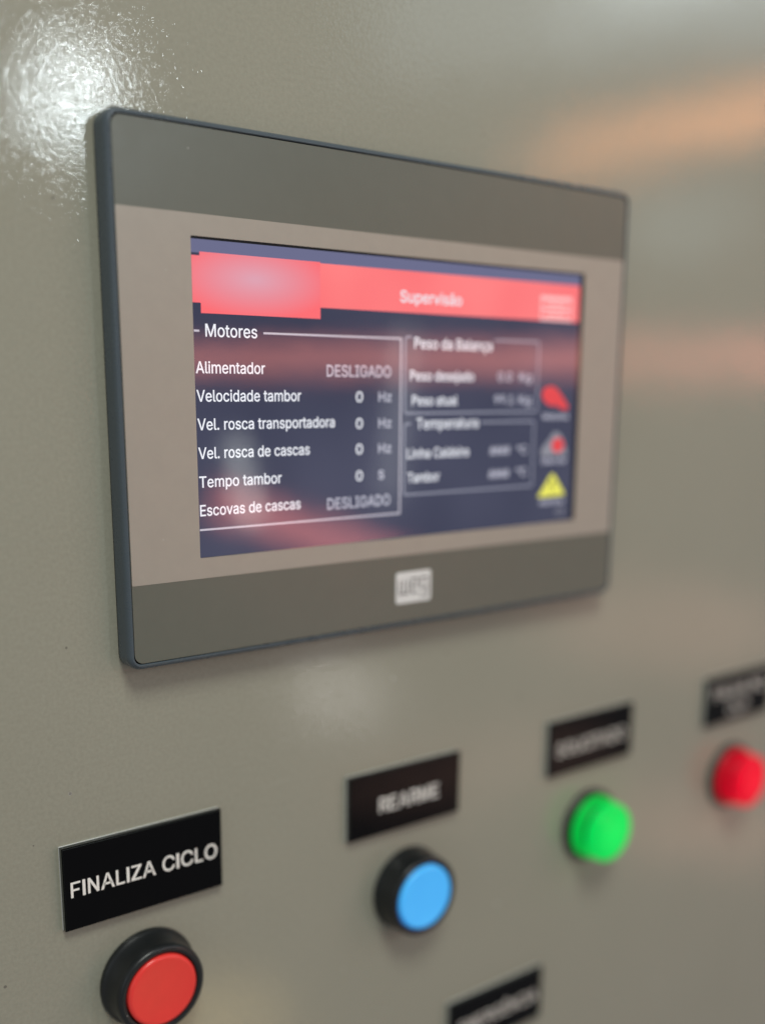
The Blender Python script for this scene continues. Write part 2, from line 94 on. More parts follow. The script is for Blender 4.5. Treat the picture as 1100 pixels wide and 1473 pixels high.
 'O': '533|267,-7 225,-3 186,7 150,25 119,49 92,79 70,115 53,157 44,203 40,254 44,305 53,352 70,393 92,429 119,459 150,484 186,501 225,512 267,516 309,512 348,501 384,484 415,459 442,429 464,393 480,352 490,305 493,254 490,203 480,157 464,115 442,79 415,49 384,25 348,7 309,-3 267,53 296,55 324,63 349,76 372,94 392,116 408,144 420,176 428,213 430,254 428,295 420,332 408,365 392,392 372,415 349,433 324,446 296,453 267,456 237,453 210,445 184,433 161,415 142,392 125,364 113,332 106,295 103,254 106,213 113,176 125,144 142,117 161,94 184,76 210,63 237,55|17,19,18 16,19,17 16,20,19 15,20,16 15,21,20 14,21,15 14,22,21 13,55,14 55,54,14 54,22,14 54,53,22 53,23,22 52,23,53 13,56,55 51,23,52 13,57,56 50,23,51 13,58,57 50,24,23 12,58,13 49,24,50 12,59,58 11,59,12 49,25,24 48,25,49 11,60,59 47,25,48 11,61,60 10,61,11 47,26,25 46,26,47 10,62,61 9,62,10 46,27,26 45,27,46 9,63,62 8,63,9 8,64,63 44,27,45 44,28,27 8,65,64 43,28,44 7,65,8 43,29,28 7,66,65 42,29,43 6,66,7 42,30,29 6,67,66 41,30,42 6,68,67 40,30,41 5,68,6 40,31,30 5,69,68 39,31,40 39,32,31 4,69,5 4,70,69 38,32,39 4,71,70 37,32,38 4,36,71 36,32,37 4,32,36 4,33,32 3,33,4 2,33,3 2,34,33 1,34,2 1,35,34 1,0,35',
 'P': '445|60,0 125,0 125,509 60,509 125,509 269,509 269,444 125,444 269,509 322,498 298,438 269,444 322,498 368,466 322,420 298,438 368,466 398,418 338,393 322,420 398,418 409,361 344,361 338,393 409,361 398,305 338,330 344,361 398,305 368,257 322,303 338,330 368,257 322,225 298,285 322,303 322,225 269,214 269,279 298,285 269,214 125,214 125,279 269,279|0,1,2,3 4,5,6,7 8,9,10,11 12,13,14,15 16,17,18,19 20,21,22,23 24,25,26,27 28,29,30,31 32,33,34,35 36,37,38,39 40,41,42,43',
 'R': '449|60,0 125,0 125,509 60,509 125,509 288,509 288,444 125,444 288,509 341,498 317,438 288,444 341,498 387,466 341,420 317,438 387,466 417,418 357,393 341,420 417,418 428,361 363,361 357,393 428,361 417,305 357,330 363,361 417,305 387,257 341,303 357,330 387,257 341,225 317,285 341,303 341,225 288,214 288,279 317,285 288,214 125,214 125,279 288,279 353,0 431,0 325,214 244,214|0,1,2,3 4,5,6,7 8,9,10,11 12,13,14,15 16,17,18,19 20,21,22,23 24,25,26,27 28,29,30,31 32,33,34,35 36,37,38,39 40,41,42,43 44,45,46,47',
 'S': '447|224,-9 188,-7 156,-1 128,9 102,23 81,40 64,60 51,83 42,109 38,137 104,137 108,118 114,102 123,88 136,76 150,66 166,59 185,53 204,50 224,49 246,50 267,54 286,60 303,69 317,79 329,92 338,106 344,122 346,139 344,154 340,168 332,179 322,189 310,197 296,205 280,211 263,217 245,222 184,239 145,253 112,269 86,289 67,313 56,341 52,372 54,400 62,425 75,448 92,468 113,484 138,498 165,508 195,514 227,516 259,514 289,508 316,498 340,484 360,468 377,449 390,427 398,403 401,378 337,378 332,402 320,421 302,437 280,449 254,456 225,459 204,457 185,454 167,448 152,440 139,430 129,418 121,405 117,391 115,376 117,359 122,345 131,334 142,324 155,315 169,308 184,302 198,297 212,293 264,279 279,275 295,270 312,264 328,256 344,248 359,238 372,226 384,213 395,198 402,180 407,161 408,139 406,112 399,87 386,64 370,43 349,25 323,11 294,0 261,-7|52,54,53 51,54,52 51,55,54 50,55,51 50,56,55 49,56,50 49,57,56 48,57,49 48,58,57 48,59,58 47,70,48 70,69,48 69,59,48 68,59,69 47,71,70 67,59,68 47,72,71 66,59,67 66,60,59 46,72,47 46,73,72 46,74,73 65,60,66 46,75,74 65,61,60 45,75,46 64,61,65 45,76,75 45,77,76 64,62,61 63,62,64 44,77,45 44,78,77 44,79,78 43,79,44 43,80,79 43,81,80 42,81,43 42,82,81 42,83,82 42,84,83 41,84,42 41,85,84 41,86,85 41,87,86 41,88,87 40,88,41 40,89,88 40,90,89 40,91,90 39,91,40 39,92,91 39,93,92 38,93,39 38,94,93 37,94,38 37,95,94 37,96,95 36,96,37 35,96,36 35,97,96 34,97,35 33,97,34 33,98,97 32,98,33 31,98,32 31,99,98 30,99,31 29,99,30 29,100,99 28,100,29 27,100,28 27,101,100 8,10,9 8,11,10 26,101,27 8,12,11 26,102,101 7,12,8 25,102,26 7,13,12 24,102,25 7,14,13 24,103,102 6,14,7 23,103,24 6,15,14 22,103,23 6,16,15 22,104,103 21,104,22 5,16,6 5,17,16 20,104,21 5,18,17 19,104,20 5,19,18 5,104,19 5,105,104 4,105,5 4,106,105 3,106,4 3,107,106 2,107,3 2,108,107 1,108,2 1,0,108',
 'T': '449|32,452 32,509 417,509 417,452 257,452 257,0 193,0 193,452|0,2,1 0,3,2 7,3,0 6,4,7 4,3,7 6,5,4',
 'V': '480|204,0 16,509 84,509 192,206 199,187 207,164 215,137 225,106 236,71 248,31 235,31 247,71 257,107 267,138 276,165 283,187 290,206 395,509 463,509 278,0|0,2,1 0,3,2 16,18,17 16,19,18 0,4,3 15,19,16 14,19,15 0,5,4 13,19,14 0,6,5 12,19,13 0,7,6 11,19,12 0,8,7 10,9,11 9,19,11 0,9,8 0,19,9',
 'W': '686|155,0 16,509 82,509 163,196 167,179 172,162 175,145 179,128 183,111 187,94 190,76 194,58 197,40 189,40 193,58 196,76 200,94 203,111 207,128 211,145 215,162 220,179 224,196 306,509 380,509 462,196 466,179 470,162 474,145 478,128 482,111 486,94 490,76 494,58 497,40 488,40 492,58 495,76 499,94 503,111 506,128 510,145 515,162 519,179 523,196 603,509 670,509 530,0 455,0 368,323 362,345 357,368 351,391 346,417 341,445 336,475 350,475 345,446 340,420 335,395 330,371 324,347 318,323 230,0|0,2,1 0,3,2 22,55,23 55,24,23 55,56,24 56,25,24 44,46,45 44,47,46 22,54,55 57,25,56 58,53,57 53,25,57 22,58,54 58,53,54 22,59,58 52,25,53 22,60,59 51,25,52 22,61,60 50,25,51 22,62,61 49,25,50 22,63,62 48,25,49 0,4,3 21,63,22 48,26,25 43,47,44 0,5,4 20,63,21 48,27,26 42,47,43 0,6,5 19,63,20 48,28,27 41,47,42 0,7,6 18,63,19 48,29,28 40,47,41 0,8,7 17,63,18 48,30,29 39,47,40 0,9,8 16,63,17 48,31,30 38,47,39 0,10,9 15,63,16 48,32,31 37,47,38 0,14,10 14,11,10 48,36,32 36,33,32 14,11,15 11,63,15 36,33,37 33,47,37 12,63,11 34,47,33 0,13,14 48,35,36 0,12,13 0,63,12 48,34,35 48,47,34',
 'Z': '438|42,0 42,46 273,385 284,400 295,415 306,431 318,446 329,461 341,476 348,454 327,453 306,453 285,452 265,452 244,452 223,452 40,452 40,509 397,509 397,462 169,129 157,113 146,97 134,81 122,65 110,49 97,33 90,54 111,55 131,56 152,57 173,57 193,57 214,57 399,57 399,0|16,18,17 16,8,18 8,19,18 16,7,8 9,19,8 9,20,19 16,11,7 11,6,7 10,20,9 11,6,10 6,20,10 16,12,11 16,13,12 16,14,13 16,15,14 5,20,6 4,20,5 3,20,4 2,20,3 1,20,2 1,21,20 1,22,21 1,23,22 1,24,23 1,27,24 27,28,24 28,25,24 32,34,33 32,35,34 31,35,32 30,35,31 29,35,30 28,35,29 25,35,28 1,26,27 26,35,25 0,26,1 0,35,26',
 'a': '389|160,-9 137,-7 115,-3 94,5 76,15 60,29 48,45 38,63 32,84 30,108 32,128 36,146 43,161 53,174 64,184 78,193 92,200 108,206 125,211 143,214 161,217 178,220 200,223 218,225 234,227 247,229 257,231 265,235 271,240 274,246 276,255 276,257 275,272 272,285 267,297 260,307 251,315 240,322 227,327 212,330 196,331 178,330 163,327 149,322 137,316 127,309 118,301 110,292 104,283 100,274 41,291 51,313 64,331 79,346 95,358 114,368 133,375 153,380 173,383 194,384 208,384 223,382 239,379 255,375 271,369 286,360 300,350 312,336 322,320 330,301 335,278 337,251 337,0 277,0 277,52 272,52 267,43 260,34 252,25 242,16 229,8 215,1 199,-4 181,-7 170,45 192,47 211,51 228,59 242,68 254,80 263,93 270,108 274,122 276,138 276,190 272,187 267,184 259,182 251,180 241,178 231,176 221,174 210,173 200,171 191,170 182,169 175,168 161,166 147,163 134,159 122,153 112,147 103,139 97,130 93,118 92,105 93,93 96,82 102,72 109,64 119,57 130,52 142,48 156,46|58,60,59 58,61,60 57,61,58 57,62,61 56,62,57 56,63,62 55,63,56 55,64,63 55,65,64 54,65,55 54,66,65 53,66,54 53,67,66 52,67,53 52,40,67 40,39,67 39,68,67 51,41,52 41,40,52 51,42,41 38,68,39 51,43,42 37,68,38 51,44,43 36,68,37 36,69,68 51,45,44 35,69,36 50,45,51 50,46,45 34,69,35 34,70,69 50,47,46 33,70,34 50,48,47 49,48,50 32,70,33 32,71,70 31,71,32 30,71,31 29,71,30 29,72,71 28,72,29 27,72,28 26,94,27 94,72,27 25,94,26 24,94,25 23,94,24 22,94,23 21,94,22 20,94,21 19,94,20 18,94,19 17,94,18 16,94,17 15,94,16 14,94,15 14,95,94 93,72,94 14,96,95 14,97,96 13,97,14 13,98,97 13,99,98 13,100,99 13,101,100 13,102,101 12,102,13 12,103,102 12,104,103 12,105,104 12,106,105 12,107,106 12,108,107 12,109,108 11,109,12 11,110,109 11,111,110 11,112,111 10,112,11 10,113,112 92,72,93 10,114,113 9,114,10 91,72,92 9,115,114 8,115,9 90,72,91 8,116,115 89,72,90 8,117,116 7,117,8 7,118,117 88,74,89 74,72,89 7,119,118 87,74,88 7,120,119 6,120,7 86,75,87 75,74,87 6,121,120 6,122,121 86,76,75 73,72,74 85,76,86 6,123,122 84,76,85 6,84,123 6,76,84 5,76,6 5,77,76 5,78,77 4,78,5 4,79,78 4,80,79 3,80,4 3,81,80 2,81,3 2,82,81 1,82,2 1,83,82 0,83,1',
 'b': '424|229,-8 208,-7 189,-3 172,4 159,12 147,21 138,31 130,41 123,50 118,59 112,59 112,0 53,0 53,509 114,509 114,319 118,319 123,327 130,336 137,346 147,355 158,364 171,373 188,379 207,383 229,384 259,382 287,374 313,361 335,342 354,320 370,293 381,261 388,227 390,189 388,151 381,116 370,84 355,57 336,34 313,16 288,3 260,-6 220,47 242,49 262,55 279,66 294,80 306,97 316,117 323,139 327,163 328,189 327,215 323,239 316,261 307,281 295,298 280,311 262,322 243,328 220,330 198,328 178,322 161,312 147,299 134,282 125,263 118,241 114,216 113,189 114,162 118,138 125,115 135,95 147,78 162,65 179,55 198,49|12,14,13 12,15,14 24,26,25 23,26,24 23,27,26 22,27,23 22,28,27 21,28,22 20,28,21 20,29,28 19,29,20 18,29,19 18,61,29 61,30,29 17,61,18 17,62,61 60,30,61 17,63,62 59,30,60 16,63,17 16,64,63 58,30,59 58,31,30 12,16,15 12,68,16 68,67,16 67,66,16 66,65,16 65,64,16 57,31,58 56,31,57 56,32,31 55,32,56 55,33,32 54,33,55 12,69,68 53,33,54 53,34,33 12,70,69 52,34,53 12,71,70 51,34,52 51,35,34 50,35,51 12,72,71 50,36,35 49,36,50 12,73,72 48,36,49 48,37,36 12,74,73 47,37,48 12,10,74 10,75,74 47,38,37 46,38,47 10,76,75 45,38,46 10,9,76 9,77,76 12,11,10 8,77,9 45,39,38 44,39,45 8,78,77 7,78,8 43,39,44 7,43,78 7,39,43 6,39,7 6,40,39 5,40,6 4,40,5 4,41,40 3,41,4 2,41,3 2,42,41 1,42,2 1,0,42',
 'c': '396|207,-8 174,-5 144,3 117,16 93,35 72,58 56,85 44,116 37,150 34,187 37,225 44,260 56,291 72,318 93,341 117,360 144,374 174,382 207,384 226,384 243,381 260,377 276,371 291,364 305,356 318,346 330,335 340,322 349,308 356,293 362,277 303,262 300,272 295,281 290,289 284,297 278,304 270,311 261,316 252,321 242,325 231,328 220,329 207,330 184,328 163,321 145,310 130,296 118,278 108,258 102,236 98,212 96,187 98,163 102,139 108,117 118,97 130,80 145,66 163,55 184,49 207,46 220,47 232,49 243,52 253,55 262,60 271,66 279,73 285,80 292,89 297,98 301,107 304,117 363,102 357,86 350,70 341,56 331,43 319,32 306,21 292,12 277,5 261,-1 244,-5 226,-7|17,19,18 17,20,19 16,20,17 16,21,20 16,22,21 15,22,16 15,23,22 15,24,23 14,24,15 14,25,24 14,26,25 13,43,14 43,26,14 43,42,26 42,27,26 13,44,43 41,27,42 13,45,44 40,27,41 39,27,40 39,28,27 13,46,45 38,28,39 12,46,13 37,28,38 36,28,37 12,47,46 36,29,28 35,29,36 34,29,35 12,48,47 34,30,29 11,48,12 33,30,34 32,30,33 11,49,48 32,31,30 10,49,11 10,50,49 10,51,50 9,51,10 9,52,51 8,52,9 8,53,52 8,54,53 7,54,8 7,55,54 7,56,55 72,74,73 6,56,7 71,74,72 71,75,74 70,75,71 6,57,56 69,75,70 69,76,75 5,57,6 5,58,57 68,76,69 67,76,68 67,77,76 66,77,67 5,59,58 65,77,66 4,59,5 65,78,77 64,78,65 4,60,59 63,78,64 62,78,63 4,61,60 61,78,62 4,78,61 4,79,78 3,79,4 3,80,79 3,81,80 2,81,3 2,82,81 2,83,82 1,83,2 1,84,83 1,85,84 0,85,1',
 'd': '424|195,-8 165,-6 137,3 111,16 89,34 70,57 55,84 43,116 36,151 34,189 36,227 43,261 55,293 70,320 89,342 112,361 137,374 165,382 196,384 218,383 237,379 253,373 267,364 278,355 287,346 295,336 301,327 306,319 311,319 311,509 372,509 372,0 313,0 313,59 307,59 301,50 295,41 287,31 277,21 266,12 252,4 236,-3 217,-7 205,47 226,49 246,55 263,65 278,78 290,95 299,115 306,138 310,162 312,189 310,216 306,241 300,263 290,282 278,299 263,312 246,322 227,328 205,330 182,328 162,322 145,311 130,298 118,281 108,261 102,239 98,215 96,189 98,163 102,139 109,117 118,97 130,80 145,66 162,55 182,49|28,30,29 28,31,30 17,19,18 17,20,19 16,20,17 16,21,20 15,21,16 15,22,21 15,23,22 14,23,15 14,24,23 14,25,24 13,61,14 61,25,14 61,26,25 13,62,61 60,26,61 59,26,60 13,63,62 59,27,26 58,27,59 13,64,63 12,64,13 58,28,27 58,57,28 57,56,28 56,55,28 55,54,28 54,31,28 12,65,64 12,66,65 11,66,12 11,67,66 10,67,11 10,68,67 53,31,54 10,69,68 9,69,10 52,31,53 9,70,69 9,71,70 51,31,52 8,71,9 8,72,71 50,31,51 7,72,8 7,73,72 49,31,50 7,74,73 6,74,7 48,31,49 6,75,74 47,33,48 33,31,48 5,75,6 5,76,75 46,33,47 5,77,76 45,34,46 34,33,46 45,35,34 32,31,33 4,77,5 4,78,77 44,35,45 44,36,35 4,43,78 43,36,44 4,36,43 4,37,36 3,37,4 3,38,37 3,39,38 2,39,3 2,40,39 2,41,40 1,41,2 1,42,41 0,42,1',
 'e': '404|212,-8 177,-5 145,3 117,16 92,35 72,58 56,85 44,116 37,150 34,187 36,224 44,258 55,290 71,317 91,340 115,359 142,373 172,382 205,384 226,383 246,380 266,374 285,366 303,355 319,341 334,324 347,305 357,282 365,256 370,227 371,194 371,169 75,169 75,221 338,221 310,202 308,226 304,248 298,269 288,286 277,301 263,314 246,323 227,328 205,330 183,328 164,323 146,313 131,301 119,286 109,270 102,251 97,231 96,211 96,178 98,151 102,127 110,106 121,88 135,73 151,61 169,53 190,48 212,46 227,47 241,49 254,53 265,58 276,65 285,73 294,82 300,93 306,105 365,91 358,72 348,55 335,39 320,26 302,14 283,4 261,-3 237,-7|17,19,18 17,20,19 16,20,17 16,21,20 16,22,21 15,22,16 15,23,22 14,23,15 14,24,23 14,25,24 13,45,14 45,44,14 44,25,14 43,25,44 42,25,43 13,46,45 42,26,25 41,26,42 13,47,46 12,47,13 40,26,41 12,48,47 40,27,26 39,27,40 12,49,48 11,49,12 11,50,49 38,27,39 38,28,27 11,51,50 37,28,38 10,51,11 37,29,28 10,52,51 36,29,37 10,33,52 33,53,52 36,34,29 34,30,29 35,34,36 9,33,10 9,32,33 53,34,33 53,30,34 54,30,53 54,31,30 8,32,9 55,31,54 8,31,32 8,55,31 8,56,55 7,56,8 7,57,56 6,57,7 6,58,57 71,73,72 70,73,71 70,74,73 6,59,58 5,59,6 69,74,70 5,60,59 68,74,69 68,75,74 67,75,68 5,61,60 66,75,67 4,61,5 66,76,75 4,62,61 65,76,66 64,76,65 4,63,62 63,76,64 4,76,63 4,77,76 3,77,4 3,78,77 2,78,3 2,79,78 2,80,79 1,80,2 1,81,80 0,81,1',
 'g': '425|207,-151 180,-149 156,-146 134,-140 114,-132 97,-122 82,-110 70,-97 59,-84 51,-69 101,-41 107,-49 114,-57 122,-66 131,-74 142,-82 154,-88 169,-93 187,-96 207,-97 236,-95 261,-87 282,-75 298,-58 308,-34 311,-6 311,68 306,68 301,60 294,51 287,41 277,32 266,23 252,16 236,10 217,6 195,5 165,7 138,14 113,27 90,43 71,65 55,90 43,120 36,154 34,191 36,229 43,263 55,293 71,320 90,342 112,361 138,374 166,382 196,384 218,383 237,379 253,373 267,365 279,356 288,346 296,336 302,327 308,319 313,319 313,379 372,379 372,-9 370,-40 363,-67 350,-90 334,-109 314,-124 291,-136 265,-144 237,-149 205,59 227,61 246,66 264,75 278,87 290,103 300,121 307,142 311,166 312,193 311,219 307,242 300,264 291,283 279,299 264,312 247,322 227,328 205,330 182,328 163,322 145,312 130,298 118,282 109,262 102,241 98,218 96,193 98,167 102,144 109,123 118,104 131,88 145,76 163,66 183,61|53,55,54 53,56,55 52,56,53 64,66,65 64,67,66 52,57,56 51,57,52 51,58,57 51,59,58 50,59,51 50,60,59 50,61,60 49,94,50 94,61,50 94,62,61 49,95,94 93,62,94 92,62,93 49,96,95 92,63,62 91,63,92 49,97,96 48,97,49 91,64,63 91,90,64 90,89,64 89,88,64 88,87,64 87,67,64 48,98,97 48,99,98 47,99,48 47,100,99 46,100,47 46,101,100 86,67,87 46,102,101 45,102,46 85,67,86 45,103,102 45,104,103 84,67,85 44,104,45 44,105,104 83,67,84 43,105,44 43,106,105 82,67,83 43,107,106 81,67,82 42,107,43 42,108,107 80,26,81 26,67,81 41,108,42 41,109,108 79,26,80 41,110,109 78,27,79 27,26,79 78,28,27 25,67,26 41,111,110 77,28,78 40,111,41 40,76,111 76,28,77 76,29,28 40,29,76 40,30,29 39,30,40 39,31,30 39,32,31 38,32,39 38,33,32 38,34,33 37,34,38 37,35,34 36,35,37 24,67,25 24,68,67 23,68,24 23,69,68 9,11,10 9,12,11 9,13,12 22,69,23 9,14,13 22,70,69 8,14,9 8,15,14 21,70,22 8,16,15 7,16,8 20,70,21 7,17,16 20,71,70 7,18,17 19,71,20 7,19,18 7,71,19 6,71,7 6,72,71 5,72,6 4,72,5 4,73,72 3,73,4 3,74,73 2,74,3 2,75,74 1,75,2 1,0,75',
 'h': '410|114,227 114,0 53,0 53,509 114,509 114,287 102,287 116,319 132,344 152,362 175,374 200,382 227,384 252,383 275,377 295,369 313,356 328,340 341,321 350,298 355,271 357,240 357,0 296,0 296,235 293,263 286,286 273,304 256,318 235,326 210,329 192,328 176,324 161,317 147,308 136,297 126,283 119,266 115,248|2,4,3 2,6,4 6,5,4 11,13,12 11,14,13 10,14,11 10,15,14 9,15,10 9,16,15 8,16,9 8,17,16 7,31,8 31,17,8 31,30,17 30,18,17 29,18,30 7,32,31 28,18,29 7,33,32 28,19,18 6,33,7 27,19,28 6,34,33 6,35,34 26,19,27 26,20,19 6,36,35 2,37,6 37,36,6 25,20,26 25,21,20 2,38,37 24,21,25 2,0,38 24,22,21 23,22,24 2,1,0',
 'i': '167|84,443 73,444 63,448 54,455 47,463 43,472 41,483 43,494 47,504 54,512 63,518 73,522 84,524 95,522 105,518 114,512 121,504 125,494 126,483 125,472 121,463 114,455 105,448 95,444 53,0 53,379 114,379 114,0|24,26,25 24,27,26 11,13,12 10,13,11 10,14,13 9,14,10 9,15,14 8,15,9 8,16,15 7,16,8 7,17,16 6,17,7 6,18,17 5,18,6 5,19,18 4,19,5 4,20,19 3,20,4 3,21,20 2,21,3 2,22,21 1,22,2 1,23,22 0,23,1',
 'j': '167|83,443 72,444 62,448 53,455 47,463 42,472 41,483 42,494 47,504 53,512 62,518 72,522 83,524 95,522 105,518 114,512 120,504 125,494 126,483 125,472 120,463 114,455 105,448 95,444 53,379 114,379 114,-30 112,-52 108,-72 102,-90 92,-106 80,-119 65,-129 47,-137 27,-141 4,-143 -10,-143 -10,-87 2,-87 18,-85 31,-80 40,-72 47,-61 51,-46 53,-29|44,25,24 44,26,25 43,26,44 43,27,26 42,27,43 42,28,27 41,28,42 40,28,41 40,29,28 39,29,40 38,29,39 36,38,37 36,29,38 36,30,29 36,31,30 36,32,31 36,33,32 36,34,33 36,35,34 11,13,12 10,13,11 10,14,13 9,14,10 9,15,14 8,15,9 8,16,15 7,16,8 7,17,16 6,17,7 6,18,17 5,18,6 5,19,18 4,19,5 4,20,19 3,20,4 3,21,20 2,21,3 2,22,21 1,22,2 1,23,22 0,23,1',
 'l': '189|139,-2 112,0 91,8 74,20 62,37 55,59 53,84 53,509 114,509 114,99 114,83 117,71 120,62 126,57 135,53 146,52 152,52 157,52 160,53 164,53 167,54 170,54 181,3 175,1 169,0 162,-1 154,-2 147,-2|6,8,7 6,9,8 6,10,9 5,10,6 5,11,10 5,12,11 5,13,12 4,13,5 4,14,13 20,22,21 19,22,20 18,22,19 4,15,14 17,22,18 16,22,17 15,22,16 4,22,15 3,22,4 2,22,3 1,22,2 1,23,22 1,24,23 1,25,24 0,25,1 0,26,25 0,27,26',
 'm': '610|53,0 53,379 112,379 112,295 108,295 114,314 122,331 132,346 144,358 158,368 172,376 187,382 203,385 219,386 245,383 268,375 287,361 303,342 314,320 321,295 312,295 318,312 326,329 337,343 350,356 364,366 381,375 398,381 417,385 437,386 458,385 478,380 497,372 514,361 529,346 541,328 550,307 555,283 557,255 557,0 496,0 496,254 493,279 485,298 473,313 456,323 438,329 419,330 402,329 387,326 374,320 363,312 353,302 345,290 340,277 336,263 335,247 335,0 274,0 274,260 272,280 265,297 253,311 238,322 220,328 199,330 185,329 171,326 158,320 145,312 135,302 126,289 119,274 115,257 114,238 114,0|12,14,13 28,30,29 11,14,12 27,30,28 27,31,30 11,15,14 10,15,11 26,31,27 26,32,31 0,2,1 0,4,2 4,3,2 9,15,10 25,32,26 9,16,15 25,33,32 8,16,9 24,33,25 8,17,16 24,34,33 7,17,8 23,34,24 23,35,34 6,17,7 22,47,23 47,35,23 6,65,17 65,18,17 5,66,6 66,65,6 64,18,65 22,48,47 46,35,47 5,67,66 22,49,48 21,49,22 45,35,46 45,36,35 63,18,64 5,68,67 21,50,49 44,36,45 62,18,63 5,69,68 62,19,18 21,51,50 4,69,5 43,36,44 20,51,21 4,70,69 20,52,51 61,19,62 43,37,36 20,53,52 4,71,70 42,37,43 60,20,61 20,19,61 0,72,4 72,71,4 60,53,20 60,54,53 42,38,37 59,54,60 41,38,42 59,55,54 0,73,72 59,56,55 58,56,59 0,74,73 41,39,38 40,39,41 58,57,56 0,75,74',
 'n': '410|114,227 114,0 53,0 53,379 112,379 112,287 102,287 116,319 132,344 152,362 175,374 200,382 227,384 252,383 275,377 295,369 313,356 328,340 341,321 350,298 355,271 357,240 357,0 296,0 296,235 293,263 286,286 273,304 256,318 235,326 210,329 192,328 176,324 161,317 147,308 136,297 126,283 119,266 115,248|11,13,12 11,14,13 10,14,11 2,4,3 2,6,4 6,5,4 10,15,14 9,15,10 9,16,15 8,16,9 8,17,16 7,31,8 31,17,8 31,30,17 30,18,17 29,18,30 7,32,31 28,18,29 7,33,32 28,19,18 6,33,7 27,19,28 6,34,33 6,35,34 26,19,27 26,20,19 6,36,35 2,37,6 37,36,6 25,20,26 25,21,20 2,38,37 24,21,25 2,0,38 24,22,21 23,22,24 2,1,0',
 'o': '415|207,-8 174,-5 144,3 117,16 93,35 72,58 56,85 44,116 37,150 34,187 37,225 44,260 56,291 72,318 93,341 117,360 144,374 174,382 207,384 241,382 271,374 299,360 323,341 343,318 359,291 371,260 379,225 381,187 379,150 371,116 359,85 343,58 323,35 299,16 271,3 241,-5 207,46 231,49 252,55 270,66 285,80 298,97 307,117 314,139 318,163 319,187 318,212 314,236 307,258 298,278 285,296 270,310 252,321 231,328 207,330 184,328 163,321 145,310 130,296 118,278 108,258 102,236 98,212 96,187 98,163 102,139 108,117 118,97 130,80 145,66 163,55 184,49|17,19,18 16,19,17 16,20,19 15,20,16 15,21,20 14,21,15 14,22,21 13,22,14 13,54,22 54,23,22 13,55,54 53,23,54 13,56,55 52,23,53 13,57,56 51,23,52 12,57,13 51,24,23 12,58,57 50,24,51 12,59,58 49,24,50 11,59,12 49,25,24 11,60,59 48,25,49 10,60,11 48,26,25 10,61,60 47,26,48 10,62,61 46,26,47 46,27,26 9,62,10 9,63,62 45,27,46 8,63,9 8,64,63 44,27,45 44,28,27 8,65,64 43,28,44 43,29,28 7,65,8 7,66,65 42,29,43 7,67,66 41,29,42 6,67,7 41,30,29 6,68,67 40,30,41 5,68,6 40,31,30 5,69,68 39,31,40 5,70,69 38,31,39 4,70,5 38,32,31 4,71,70 37,32,38 4,36,71 36,32,37 4,32,36 3,32,4 3,33,32 2,33,3 2,34,33 1,34,2 1,35,34 0,35,1',
 'p': '424|53,-143 53,379 112,379 112,319 118,319 123,327 130,336 137,346 147,355 158,364 171,373 188,379 207,383 229,384 259,382 287,374 313,361 335,342 354,320 370,293 381,261 388,227 390,189 388,151 381,116 370,84 355,57 336,34 313,16 288,3 260,-6 229,-8 208,-7 189,-3 173,4 159,12 147,21 138,31 130,41 124,50 118,59 114,59 114,-143 220,47 242,49 262,55 279,66 294,80 306,97 316,117 323,139 327,163 328,189 327,215 323,239 316,261 307,281 295,298 280,311 262,322 243,328 220,330 198,328 178,322 161,312 147,299 134,282 125,263 118,241 114,216 113,189 114,162 118,138 125,115 135,95 147,78 162,65 179,55 198,49|12,14,13 11,14,12 11,15,14 0,2,1 0,3,2 10,15,11 10,16,15 9,16,10 8,16,9 8,17,16 7,17,8 6,17,7 6,61,17 61,18,17 5,61,6 5,62,61 60,18,61 5,63,62 59,18,60 4,63,5 4,64,63 58,18,59 58,19,18 0,4,3 0,68,4 68,67,4 67,66,4 66,65,4 65,64,4 57,19,58 56,19,57 56,20,19 55,20,56 55,21,20 54,21,55 0,69,68 53,21,54 53,22,21 0,70,69 52,22,53 0,71,70 51,22,52 51,23,22 50,23,51 0,72,71 50,24,23 49,24,50 0,73,72 48,24,49 48,25,24 0,41,73 41,74,73 47,25,48 41,75,74 47,26,25 46,26,47 41,76,75 45,26,46 41,40,76 40,77,76 0,42,41 39,77,40 45,27,26 44,27,45 39,78,77 38,78,39 43,27,44 38,43,78 38,27,43 37,27,38 37,28,27 36,28,37 35,28,36 35,29,28 34,29,35 33,29,34 33,30,29 32,30,33 32,31,30',
 'r': '259|53,0 53,379 112,379 112,321 115,321 124,339 137,354 152,367 171,377 191,383 213,385 218,385 223,385 229,384 235,384 240,384 243,384 243,322 241,323 236,324 230,324 223,325 215,326 207,326 190,324 174,321 159,315 146,306 135,296 126,284 119,269 115,254 114,237 114,0|9,11,10 9,12,11 9,13,12 9,14,13 9,15,14 9,16,15 9,17,16 8,17,9 0,2,1 0,3,2 7,17,8 6,17,7 5,19,6 19,18,6 18,17,6 4,23,5 23,22,5 22,21,5 21,20,5 20,19,5 4,24,23 4,25,24 0,4,3 0,31,4 31,30,4 30,29,4 29,28,4 28,27,4 27,26,4 26,25,4 0,32,31 0,33,32',
